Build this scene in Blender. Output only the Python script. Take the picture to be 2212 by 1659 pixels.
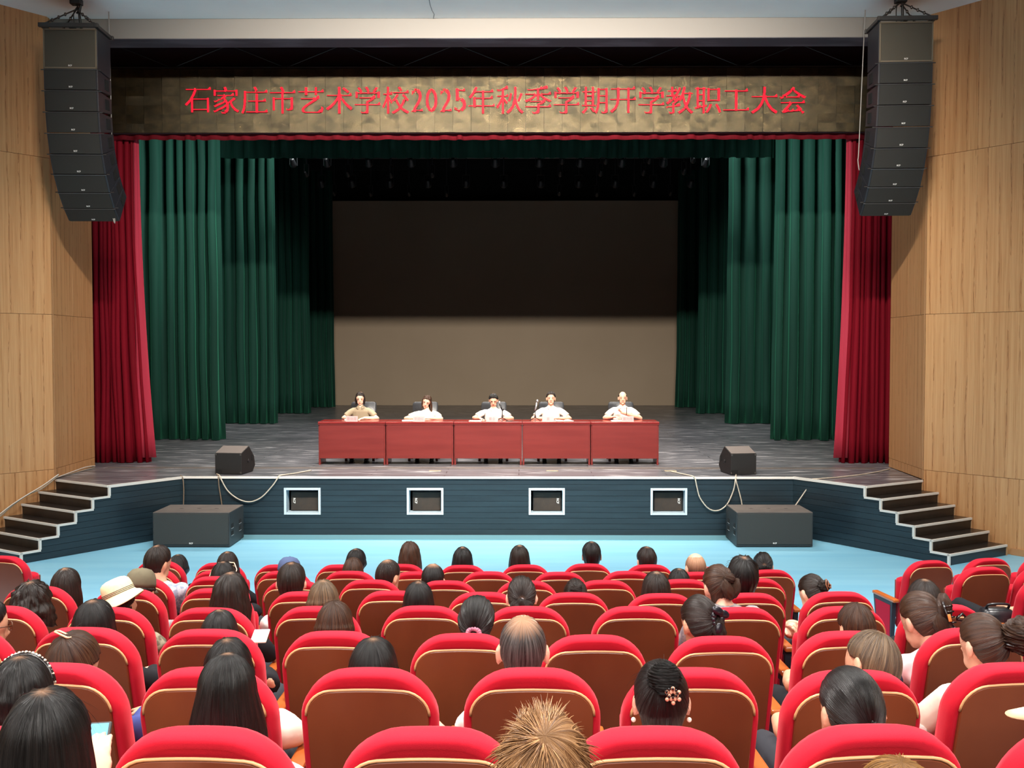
import bpy, bmesh, math, random
from mathutils import Vector, Matrix, Euler, Quaternion, noise
PI = math.pi
sc = bpy.context.scene
for o in list(bpy.data.objects): bpy.data.objects.remove(o)
COL = sc.collection
# ---------------------------------------------------------------- camera
FPX = 2150.0; W, H = 2212, 1659
CAM = Vector((0.0, 0.0, 2.97))
PITCH = math.atan(72.5 / FPX); YAW = math.atan(15 / FPX)
cam = bpy.data.cameras.new('camera'); cam.sensor_width = 36; cam.lens = FPX / W * 36
cam.clip_start = .05; cam.clip_end = 200
camo = bpy.data.objects.new('camera', cam); COL.objects.link(camo)
camo.location = CAM; camo.rotation_euler = (PI / 2 - PITCH, 0, YAW)
sc.camera = camo
CR = Euler((PI / 2 - PITCH, 0, YAW)).to_matrix()
# ---------------------------------------------------------------- world, exposure
w = bpy.data.worlds.new('world'); sc.world = w; w.use_nodes = True
w.node_tree.nodes['Background'].inputs[0].default_value = (.9, .95, 1, 1)
w.node_tree.nodes['Background'].inputs[1].default_value = 0.0
vs = sc.view_settings; vs.view_transform = 'Standard'; vs.look = 'None'; vs.gamma = 1; vs.use_curve_mapping = False
vs.exposure = EXPOSURE = -0.75
sc.cycles.max_bounces = 7; sc.cycles.diffuse_bounces = 4; sc.cycles.glossy_bounces = 3
sc.cycles.caustics_reflective = False; sc.cycles.caustics_refractive = False
sc.cycles.sample_clamp_indirect = 6
XC = -0.49          # centre line of the stage
def area(name, loc, target, sx, sy, power, col=(1, .93, .84), spread=180):
    l = bpy.data.lights.new(name, 'AREA'); l.shape = 'RECTANGLE'; l.size = sx; l.size_y = sy
    l.energy = power; l.color = col; l.spread = math.radians(spread)
    o = bpy.data.objects.new(name, l); COL.objects.link(o); o.location = loc
    d = Vector(target) - Vector(loc)
    o.rotation_euler = d.to_track_quat('-Z', 'Y').to_euler() if abs(d.x) + abs(d.y) > 1e-4 else (0, 0, 0)
    return o
# the slot of face lights in the hall ceiling that shines on the stage
area('face_light', (XC + .6, 8.6, 8.02), (XC, 24, 1.6), 7.0, .22, 1450, (1, .90, .78), 75)
# house lights over the seats
for i, (x, y) in enumerate([(-6.0, 9.6), (-.5, 9.6), (5.0, 9.6), (-5.5, 4.6), (-.5, 4.6), (4.5, 4.6), (-5.5, -1.5), (-.5, -1.5), (4.5, -1.5)]):
    area('house_light', (x, y, 8.0), (x, y, 0), 1.3, 1.3, 560 if y < 9 else 420, (1, .96, .91), 130)
area('rear_house_light', (XC, -5.5, 7.9), (XC, -1.2, 0), 10, .6, 700, (1, .95, .88), 95)
# work lights on the first and second bars above the stage
area('stage_light', (XC, 18.9, 7.9), (XC, 18.1, 1), 8.0, .4, 520, (1, .93, .84), 75)
for sd in (-1, 1):
    area('stage_side_light', (XC + sd * 4.0, 18.9, 8.3), (XC + sd * 7.6, 21.6, 6.4), 1.2, .4, 200, (.94, 1, .96), 84)
    area('stage_side_light', (XC + sd * 4.6, 25.35, 9.9), (XC + sd * 8.2, 27.6, 5.6), 1.2, .4, 150, (.94, 1, .96), 80)
area('stage_light', (XC, 24.2, 8.8), (XC, 24, 1), 12.0, .4, 330, (.95, .98, 1), 90)

# ---------------------------------------------------------------- helpers
def ray(px, py):
    return CR @ Vector(((px - W / 2) / FPX, (H / 2 - py) / FPX, -1))
def atY(px, py, Y):
    d = ray(px, py); return CAM + d * (Y / d.y)
def atZ(px, py, z):
    d = ray(px, py); return CAM + d * ((z - CAM.z) / d.z)
def lin(c):
    return tuple((v / 255 / 12.92 if v / 255 <= .04045 else ((v / 255 + .055) / 1.055) ** 2.4) for v in c)
MATS = {}
def mat(name, col, rough=.5, spec=.5, metal=0, sheen=0, col2=None, nscale=8, stretch=(1, 1, 1), contrast=(.35, .65),
        bump=0, bscale=60, bstretch=(1, 1, 1), coat=0, emit=None, estr=0, uv=False, detail=4, sheen_tint=None, rnd=0, trans=0):
    if name in MATS: return MATS[name]
    m = bpy.data.materials.new(name); m.use_nodes = True; nt = m.node_tree; N = nt.nodes; L = nt.links
    b = N['Principled BSDF']; c = (*lin(col), 1)
    b.inputs['Base Color'].default_value = c; b.inputs['Roughness'].default_value = rough
    b.inputs['Specular IOR Level'].default_value = spec; b.inputs['Metallic'].default_value = metal
    b.inputs['Coat Weight'].default_value = coat; b.inputs['Coat Roughness'].default_value = .15
    if trans: b.inputs['Transmission Weight'].default_value = trans
    if sheen:
        b.inputs['Sheen Weight'].default_value = sheen; b.inputs['Sheen Roughness'].default_value = .4
        b.inputs['Sheen Tint'].default_value = (*lin(sheen_tint or col), 1)
    if emit: b.inputs['Emission Color'].default_value = (*lin(emit), 1); b.inputs['Emission Strength'].default_value = estr
    src = None
    if col2 or bump:
        tc = N.new('ShaderNodeTexCoord'); src = tc.outputs['UV' if uv else 'Object']
        if rnd:
            oi = N.new('ShaderNodeObjectInfo'); mu = N.new('ShaderNodeMath'); mu.operation = 'MULTIPLY'; mu.inputs[1].default_value = rnd
            L.new(oi.outputs['Random'], mu.inputs[0]); ad = N.new('ShaderNodeVectorMath'); ad.operation = 'ADD'
            L.new(src, ad.inputs[0]); L.new(mu.outputs[0], ad.inputs[1]); src = ad.outputs[0]
    def nz(scale, st, det):
        mp = N.new('ShaderNodeMapping'); mp.inputs['Scale'].default_value = st; L.new(src, mp.inputs['Vector'])
        n = N.new('ShaderNodeTexNoise'); n.inputs['Scale'].default_value = scale; n.inputs['Detail'].default_value = det
        L.new(mp.outputs[0], n.inputs['Vector']); return n.outputs['Fac']
    if col2:
        f = nz(nscale, stretch, detail); r = N.new('ShaderNodeValToRGB'); e = r.color_ramp.elements
        e[0].position, e[1].position = contrast; e[0].color = c; e[1].color = (*lin(col2), 1)
        L.new(f, r.inputs[0]); L.new(r.outputs[0], b.inputs['Base Color'])
    if bump:
        f = nz(bscale, bstretch, 2); bp = N.new('ShaderNodeBump'); bp.inputs['Strength'].default_value = bump; bp.inputs['Distance'].default_value = .01
        L.new(f, bp.inputs['Height']); L.new(bp.outputs[0], b.inputs['Normal'])
    MATS[name] = m; return m

def link(name, me, m=None, parent=None, smooth=False, mw=None):
    o = bpy.data.objects.new(name, me); COL.objects.link(o)
    if m is not None:
        if len(me.materials) == 0: me.materials.append(m)
    if smooth: me.shade_smooth()
    if parent is not None: o.parent = parent
    if mw is not None: o.matrix_basis = mw
    return o
def thing(name, label, cat, loc=(0, 0, 0), rz=0, group=None):
    o = bpy.data.objects.new(name, None); COL.objects.link(o); o.location = loc; o.rotation_euler = (0, 0, rz)
    o.empty_display_size = .1; o['label'] = label; o['category'] = cat
    if group: o['group'] = group
    return o
def tag(o, label, cat, group=None):
    o['label'] = label; o['category'] = cat
    if group: o['group'] = group
    return o
def struct(o): o['kind'] = 'structure'; return o

class MB:
    """collects shapes into one mesh"""
    def __init__(s): s.v = []; s.f = []; s.mi = []; s.uv = None
    def add(s, v, f, mi=0):
        b = len(s.v); s.v += [Vector(p) for p in v]; s.f += [tuple(b + i for i in q) for q in f]; s.mi += [mi] * len(f); return s
    def box(s, c, d, M=None, mi=0, bev=0):
        x, y, z = [q / 2 for q in d]; c = Vector(c)
        if bev <= 0:
            v = [Vector((sx * x, sy * y, sz * z)) for sx in (-1, 1) for sy in (-1, 1) for sz in (-1, 1)]
            f = [(0, 1, 3, 2), (4, 6, 7, 5), (0, 4, 5, 1), (2, 3, 7, 6), (0, 2, 6, 4), (1, 5, 7, 3)]
        else:
            bm = bmesh.new(); bmesh.ops.create_cube(bm, size=1)
            for q in bm.verts: q.co = Vector((q.co.x * 2 * x, q.co.y * 2 * y, q.co.z * 2 * z))
            bmesh.ops.bevel(bm, geom=bm.edges[:], offset=bev, segments=2, affect='EDGES', profile=.5)
            bm.verts.index_update(); v = [q.co.copy() for q in bm.verts]; f = [[q.index for q in t.verts] for t in bm.faces]; bm.free()
        if M is not None: v = [M @ q for q in v]
        return s.add([q + c for q in v], f, mi)
    def prism(s, poly, axis, a, b, mi=0, M=None):
        """poly in the two axes other than `axis`, extruded a..b"""
        n = len(poly)
        def P(u, w, t):
            return Vector({'x': (t, u, w), 'y': (u, t, w), 'z': (u, w, t)}[axis])
        v = [P(u, w, a) for u, w in poly] + [P(u, w, b) for u, w in poly]
        if M is not None: v = [M @ q for q in v]
        f = [tuple(range(n)), tuple(range(2 * n - 1, n - 1, -1))] + [(i, i + n, (i + 1) % n + n, (i + 1) % n) for i in range(n)]
        return s.add(v, f, mi)
    def tube(s, pts, r, n=8, mi=0, cap=True, flat=1.0, closed=False):
        pts = [Vector(p) for p in pts]; k = len(pts); rs = r if isinstance(r, (list, tuple)) else [r] * k
        rings = []; up = None
        for i, p in enumerate(pts):
            if closed: t = pts[(i + 1) % k] - pts[i - 1]
            else: t = pts[min(i + 1, k - 1)] - pts[max(i - 1, 0)]
            t = t.normalized() if t.length > 1e-9 else Vector((0, 0, 1))
            if up is None: up = Vector((0, 0, 1)) if abs(t.z) < .9 else Vector((0, 1, 0))
            a = t.cross(up); a = a.normalized() if a.length > 1e-6 else t.orthogonal().normalized(); c = a.cross(t); up = c
            rings.append([p + (a * math.cos(2 * PI * j / n) + c * math.sin(2 * PI * j / n) * flat) * rs[i] for j in range(n)])
        v = [q for rg in rings for q in rg]; f = []
        for i in range(k if closed else k - 1):
            i2 = (i + 1) % k
            for j in range(n): f.append((i * n + j, i * n + (j + 1) % n, i2 * n + (j + 1) % n, i2 * n + j))
        if cap and not closed: f += [tuple(range(n - 1, -1, -1)), tuple((k - 1) * n + j for j in range(n))]
        return s.add(v, f, mi)
    def lathe(s, prof, n=16, M=None, mi=0):
        v = [Vector((r * math.cos(2 * PI * j / n), r * math.sin(2 * PI * j / n), z)) for r, z in prof for j in range(n)]
        if M is not None: v = [M @ q for q in v]
        f = [(i * n + j, i * n + (j + 1) % n, (i + 1) * n + (j + 1) % n, (i + 1) * n + j) for i in range(len(prof) - 1) for j in range(n)]
        f += [tuple(range(n - 1, -1, -1)), tuple((len(prof) - 1) * n + j for j in range(n))]
        return s.add(v, f, mi)
    def ell(s, c, r, n=14, m=9, M=None, mi=0):
        v = []; f = []
        for i in range(m + 1):
            t = PI * i / m
            t = min(max(t, .02), PI - .02)
            for j in range(n): v.append(Vector((r[0] * math.sin(t) * math.cos(2 * PI * j / n), r[1] * math.sin(t) * math.sin(2 * PI * j / n), r[2] * math.cos(t))))
        if M is not None: v = [M @ q for q in v]
        for i in range(m):
            for j in range(n): f.append((i * n + j, (i + 1) * n + j, (i + 1) * n + (j + 1) % n, i * n + (j + 1) % n))
        f += [tuple(range(n)), tuple(m * n + n - 1 - j for j in range(n))]
        return s.add([q + Vector(c) for q in v], f, mi)
    def mesh(s, name='m', mats=()):
        me = bpy.data.meshes.new(name); me.from_pydata([tuple(q) for q in s.v], [], s.f)
        for m in mats: me.materials.append(m)
        if len(mats) > 1:
            for p, i in zip(me.polygons, s.mi): p.material_index = i
        me.validate(); return me
    def build(s, name, m, parent=None, smooth=False, bevel=0, mats=None, loc=None):
        me = s.mesh(name, mats if mats else (m,)); o = link(name, me, None, parent, smooth)
        if loc is not None: o.location = loc
        if bevel:
            md = o.modifiers.new('b', 'BEVEL'); md.width = bevel; md.segments = 2; md.limit_method = 'ANGLE'; md.angle_limit = .6
        return o
def rrect(w, z0, z1, rt, rb=.02, n=6, arch=0, taper=0):
    """outline (x,z), anticlockwise from bottom-left; rounded corners"""
    pts = []
    for cx, cz, r, a0 in ((w - rb, z0 + rb, rb, -PI / 2), (w - rt, z1 - rt, rt, 0), (-(w - rt), z1 - rt, rt, PI / 2), (-(w - rb), z0 + rb, rb, PI)):
        for i in range(n + 1):
            a = a0 + PI / 2 * i / n; pts.append((cx + r * math.cos(a), cz + r * math.sin(a)))
        if arch and a0 == 0:
            for i in range(1, 6):
                t = i / 6; pts.append(((w - rt) * (1 - 2 * t), z1))
    out = []
    for x, z in pts:
        k = (z - z0) / (z1 - z0)
        out.append((x * (1 - taper * (1 - k)), z + arch * (1 - (x / w) ** 2) * max(0, k * 2 - 1)))
    return out
def text_mesh(s, size, font_off=0, ext=.0):
    cu = bpy.data.curves.new('t', 'FONT'); cu.body = s; cu.size = size; cu.offset = font_off; cu.extrude = ext
    cu.align_x = 'CENTER'; cu.align_y = 'CENTER'; cu.resolution_u = 3
    o = bpy.data.objects.new('t', cu); COL.objects.link(o)
    dg = bpy.context.evaluated_depsgraph_get(); me = bpy.data.meshes.new_from_object(o.evaluated_get(dg))
    bpy.data.objects.remove(o); bpy.data.curves.remove(cu); return me
# ---------------------------------------------------------------- materials
def wood_panel_mat():
    m = bpy.data.materials.new('pine_panel'); m.use_nodes = True; nt = m.node_tree; N = nt.nodes; L = nt.links; b = N['Principled BSDF']
    tc = N.new('ShaderNodeTexCoord'); oi = N.new('ShaderNodeObjectInfo')
    ad = N.new('ShaderNodeVectorMath'); ad.operation = 'ADD'; mu = N.new('ShaderNodeVectorMath'); mu.operation = 'SCALE'; mu.inputs['Scale'].default_value = 7.3
    L.new(oi.outputs['Random'], mu.inputs[0]); L.new(tc.outputs['Object'], ad.inputs[0]); L.new(mu.outputs[0], ad.inputs[1])
    def noisef(scale, st, det=3, rough=.5):
        mp = N.new('ShaderNodeMapping'); mp.inputs['Scale'].default_value = st; L.new(ad.outputs[0], mp.inputs['Vector'])
        n = N.new('ShaderNodeTexNoise'); n.inputs['Scale'].default_value = scale; n.inputs['Detail'].default_value = det; n.inputs['Roughness'].default_value = rough
        L.new(mp.outputs[0], n.inputs['Vector']); return n.outputs['Fac']
    def math_(op, a, b_=None, c_=None):
        n = N.new('ShaderNodeMath'); n.operation = op
        for i, q in enumerate((a, b_, c_)):
            if q is None: continue
            if isinstance(q, (int, float)): n.inputs[i].default_value = q
            else: L.new(q, n.inputs[i])
        return n.outputs[0]
    # the cathedral figure: a narrow column every 0.17 m with nested rings along it
    sp = N.new('ShaderNodeSeparateXYZ'); L.new(ad.outputs[0], sp.inputs[0])
    wob = math_('MULTIPLY', math_('SUBTRACT', noisef(1.3, (1, 1, .8), 3), .5), .10)
    xw = math_('ADD', sp.outputs['X'], wob)
    cell = math_('FRACT', math_('MULTIPLY', xw, 1 / .17)); d = math_('ABSOLUTE', math_('SUBTRACT', cell, .5))   # 0 in the middle of a column
    mask = math_('SUBTRACT', 1, math_('MULTIPLY', d, 9)); mask = math_('MAXIMUM', mask, 0)
    wv = math_('SINE', math_('ADD', math_('MULTIPLY', sp.outputs['Z'], 95), math_('MULTIPLY', d, 70)))
    wv = math_('SINE', math_('ADD', math_('ADD', math_('MULTIPLY', math_('SINE', math_('MULTIPLY', sp.outputs['Z'], 5.0)), 9), math_('MULTIPLY', d, 90)), math_('MULTIPLY', noisef(9, (1, 1, .5), 3), 14)))
    patch = math_('GREATER_THAN', noisef(2.2, (6, 1, 1), 2), .47)
    fig = math_('MULTIPLY', math_('MULTIPLY', math_('MULTIPLY_ADD', wv, .5, .5), mask), math_('MULTIPLY_ADD', patch, .75, .25))
    grain = noisef(1.0, (95, 95, 1.6), 4, .6); grain2 = noisef(1.0, (22, 22, .35), 2)
    tot = math_('ADD', math_('MULTIPLY', fig, .8), math_('ADD', math_('MULTIPLY', math_('SUBTRACT', grain, .42), 1.1), math_('MULTIPLY', math_('SUBTRACT', grain2, .4), .9)))
    r = N.new('ShaderNodeValToRGB'); e = r.color_ramp.elements; e[0].position = 0; e[0].color = (*lin((222, 170, 118)), 1); e[1].position = .85; e[1].color = (*lin((158, 104, 62)), 1)
    q = e.new(.35); q.color = (*lin((208, 152, 100)), 1)
    L.new(tot, r.inputs[0]); L.new(r.outputs[0], b.inputs['Base Color']); b.inputs['Roughness'].default_value = .42
    return m
PINE = wood_panel_mat()
BLACKP = mat('black_paint', (30, 30, 34), .6, col2=(46, 46, 52), nscale=1.2)
CEIL = mat('ceiling_paint', (240, 240, 238), .85, col2=(236, 236, 235), nscale=1.5)
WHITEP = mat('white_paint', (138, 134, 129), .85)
BLUE = mat('blue_vinyl', (132, 198, 228), .38, .4, col2=(146, 208, 234), nscale=.8, stretch=(.5, 5, 1), bump=.08, bscale=4)
BLUE2 = mat('blue_vinyl_duller', (118, 172, 188), .45, .4)
FASC = mat('navy_paint', (29, 42, 50), .36, .5, col2=(38, 55, 64), nscale=1.6, stretch=(.6, .6, 6), contrast=(.3, .75), rnd=5)
STEPB = mat('black_step', (26, 24, 25), .28, .5, col2=(40, 36, 34), nscale=3, stretch=(1, 6, 1))
NOSE = mat('ivory_trim', (226, 222, 214), .45)
DARKF = mat('hall_floor', (62, 58, 58), .7)
def stage_floor_mat():
    m = bpy.data.materials.new('stage_boards'); m.use_nodes = True; nt = m.node_tree; N = nt.nodes; L = nt.links; b = N['Principled BSDF']
    tc = N.new('ShaderNodeTexCoord')
    def noisef(scale, st, det=4):
        mp = N.new('ShaderNodeMapping'); mp.inputs['Scale'].default_value = st; L.new(tc.outputs['Object'], mp.inputs['Vector'])
        n = N.new('ShaderNodeTexNoise'); n.inputs['Scale'].default_value = scale; n.inputs['Detail'].default_value = det; L.new(mp.outputs[0], n.inputs['Vector']); return n.outputs['Fac']
    br = N.new('ShaderNodeTexBrick'); br.inputs['Scale'].default_value = 1; br.inputs['Brick Width'].default_value = 2.4; br.inputs['Row Height'].default_value = .24
    br.inputs['Mortar Size'].default_value = .006; br.inputs['Color1'].default_value = (*lin((96, 96, 102)), 1); br.inputs['Color2'].default_value = (*lin((116, 115, 120)), 1)
    br.inputs['Mortar'].default_value = (*lin((26, 25, 28)), 1); br.inputs['Bias'].default_value = -.2
    L.new(tc.outputs['Object'], br.inputs['Vector'])
    r = N.new('ShaderNodeValToRGB'); e = r.color_ramp.elements; e[0].position = .56; e[1].position = .67; e[0].color = (0, 0, 0, 1); e[1].color = (.8, .8, .8, 1)
    L.new(noisef(1.0, (1.6, 9, 1), 6), r.inputs[0])
    mx = N.new('ShaderNodeMix'); mx.data_type = 'RGBA'; L.new(r.outputs[0], mx.inputs['Factor']); L.new(br.outputs['Color'], mx.inputs['A']); mx.inputs['B'].default_value = (*lin((196, 194, 198)), 1)
    L.new(mx.outputs['Result'], b.inputs['Base Color'])
    r2 = N.new('ShaderNodeMapRange'); r2.inputs['To Min'].default_value = .2; r2.inputs['To Max'].default_value = .42; L.new(noisef(.7, (1, 3, 1)), r2.inputs[0])
    L.new(r2.outputs[0], b.inputs['Roughness'])
    return m
STAGEF = stage_floor_mat()

# ---------------------------------------------------------------- floor, stage
S = .95
def mirror(side, x): return XC + side * x
b = MB(); b.box((XC, 4.2, -.05), (24, 24.6, .1)); struct(b.build('floor', BLUE))
b = MB(); b.box((XC, 15.69, .004), (9.9, .40, .008)); struct(b.build('floor_strip', BLUE2))  # duller blue strip of floor along the foot of the stage front
# seating tiers (risers under the rows)
RISE = .144
ROWY = {1: 9.12, 2: 8.19, 3: 7.2, 4: 6.32, 5: 5.33, 6: 4.43, 7: 3.48, 8: 2.535, 9: 1.6}
def zf(r): return RISE * (r - 1)
for r in range(2, 10):
    y1 = ROWY[r] + .52; y0 = ROWY[r + 1] + .52 if r < 9 else -8
    b = MB(); b.box((XC, (y0 + y1) / 2, zf(r) / 2), (22, y1 - y0 - .001, zf(r)))
    struct(b.build('floor_tier', DARKF))
OUT = [(4.88, 15.9), (5.66, 14.8), (6.78, 15.5), (6.9, 17.2), (9.8, 17.2), (9.8, 37.2)]
poly = [(mirror(1, x), y) for x, y in OUT] + [(mirror(-1, x), y) for x, y in reversed(OUT)]
b = MB(); b.prism(poly, 'z', S - .03, S - .012); struct(b.build('floor_stage_base', BLACKP))
b = MB(); b.prism(poly, 'z', S - .012, S); so = struct(b.build('floor_stage', STAGEF))
# apron trough lids between the curtain line and the edge
APR = mat('apron_lid', (92, 86, 84), .35, col2=(120, 112, 108), nscale=3, stretch=(.5, 8, 1))
for i, (ya, yb) in enumerate(((16.93, 17.02), (17.06, 17.13))):
    b = MB(); b.box((XC, (ya + yb) / 2, S + .003), (13.2, yb - ya, .006)); struct(b.build('trim_2', APR))
# small pale floor sockets
for i, px in enumerate((940, 1193, 1448)):
    p = atZ(px, 1017.5, S); b = MB(); b.box((p.x, p.y, S + .004), (.20, .12, .008)); tag(b.build('floor_socket', mat('brass_lid', (176, 164, 140), .35, metal=.3), bevel=.002),
        ('leftmost', 'middle', 'rightmost')[i] + ' of the three pale socket lids in the stage apron', 'floor socket', 'socket lids in the stage apron')
# fascia: centre, built of boards around the four openings
VZ0, VZ1 = .37, .73; ROWS = [0.004, .10, .19, .28, .37, .46, .55, .64, .73, .82, .915]
VX = []
for a, c in ((615, 692), (880, 957), (1143, 1219), (1406, 1483)):
    VX.append((atY(a + 4, 1080, 15.9).x, atY(c - 4, 1080, 15.9).x))
fas = struct(thing('wall_stage_front', '', '', (0, 0, 0))); del fas['label']; del fas['category']
def board(x0, x1, z0, z1, y=15.9):
    b = MB(); b.box((0, 0, 0), (x1 - x0 - .003, .024, z1 - z0 - .004)); o = b.build('board', FASC, fas); o.location = ((x0 + x1) / 2, y + .012, (z0 + z1) / 2)
xa, xb = mirror(-1, 4.88), mirror(1, 4.88)
for i in range(10):
    z0, z1 = ROWS[i], ROWS[i + 1]
    if z0 >= VZ0 - .001 and z1 <= VZ1 + .001:
        e = [xa] + [q for v in VX for q in v] + [xb]
        for k in range(0, len(e), 2): board(e[k], e[k + 1], z0, z1)
    else: board(xa, xb, z0, z1)
b = MB(); 
for k in range(0, len([xa] + [q for v in VX for q in v] + [xb]), 2):
    e = [xa] + [q for v in VX for q in v] + [xb]; b.box(((e[k] + e[k + 1]) / 2, 15.935, .46), (e[k + 1] - e[k], .02, .9))
b.build('backing', BLACKP, fas)
b = MB(); b.box((XC, 16.5, .46), (9.6, .04, .9)); b.build('recess_back', BLACKP, fas)
b = MB(); b.box((XC, 15.885, S - .018), (9.78, .035, .036)); b.build('edge_strip', NOSE, fas, bevel=.004)
# vents: frames, with a loudspeaker behind each
SPK = mat('speaker_black', (38, 40, 42), .55, .45, bump=.25, bscale=400)
SPKM = mat('speaker_mesh', (44, 44, 42), .6, .35, bump=.5, bscale=500)
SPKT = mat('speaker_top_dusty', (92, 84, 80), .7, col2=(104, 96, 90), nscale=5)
LOGO = mat('logo_white', (225, 225, 222), .5)
PALEB = mat('pale_blue_frame', (196, 216, 228), .4)
_logo = {}
def logo(parent, loc, size=.035, rx=PI / 2, rz=0, ry=0):
    if size not in _logo:
        me = text_mesh('RCF', size, .0012, .0006); me.materials.append(LOGO); _logo[size] = me
    o = bpy.data.objects.new('logo', _logo[size]); COL.objects.link(o); o.parent = parent; o.location = loc; o.rotation_euler = (rx, ry, rz); return o
ords = ['leftmost', 'second from left', 'third from left', 'rightmost']
for i, (x0, x1) in enumerate(VX):
    cx = (x0 + x1) / 2; t = struct(thing('window_%d' % (i + 1), '', '', (cx, 15.9, 0))); del t['label']; del t['category']
    hw = (x1 - x0) / 2; b = MB(); fw = .035
    for d in ((-hw - .002, 0), (hw + .002, 0)): b.box((d[0] + (-fw / 2 if d[0] < 0 else fw / 2), -.008, .55), (fw, .03, VZ1 - VZ0 + 2 * fw))
    for z in (VZ0 - fw / 2, VZ1 + fw / 2): b.box((0, -.008, z), (2 * hw, .03, fw))
    b.build('frame', PALEB, t)
    b = MB()
    for sx in (-1, 1): b.box((sx * (hw + .006), .10, .55), (.012, .2, VZ1 - VZ0))
    for z in (VZ0 - .006, VZ1 + .006): b.box((0, .10, z), (2 * hw, .2, .012))
    b.build('lining', PALEB, t)
    sp = thing('fill_loudspeaker', 'small black front-fill loudspeaker lying in the %s opening of the stage front' % ords[i], 'loudspeaker', (cx + .01, 16.03, VZ0), 0, 'front fill loudspeakers')
    b = MB(); b.box((0, .12, .16), (.46, .24, .31)); b.build('cabinet', SPK, sp, bevel=.008)
    b = MB(); b.box((0, -.005, .16), (.44, .012, .29)); b.build('grille', mat('fill_grille', (40, 34, 28), .6, bump=.4, bscale=300, col2=(58, 46, 36), nscale=6), sp, bevel=.003)
    logo(sp, (-.17 if i < 2 else .17, -.013, .17), .05, PI / 2, 0, PI / 2)

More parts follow.
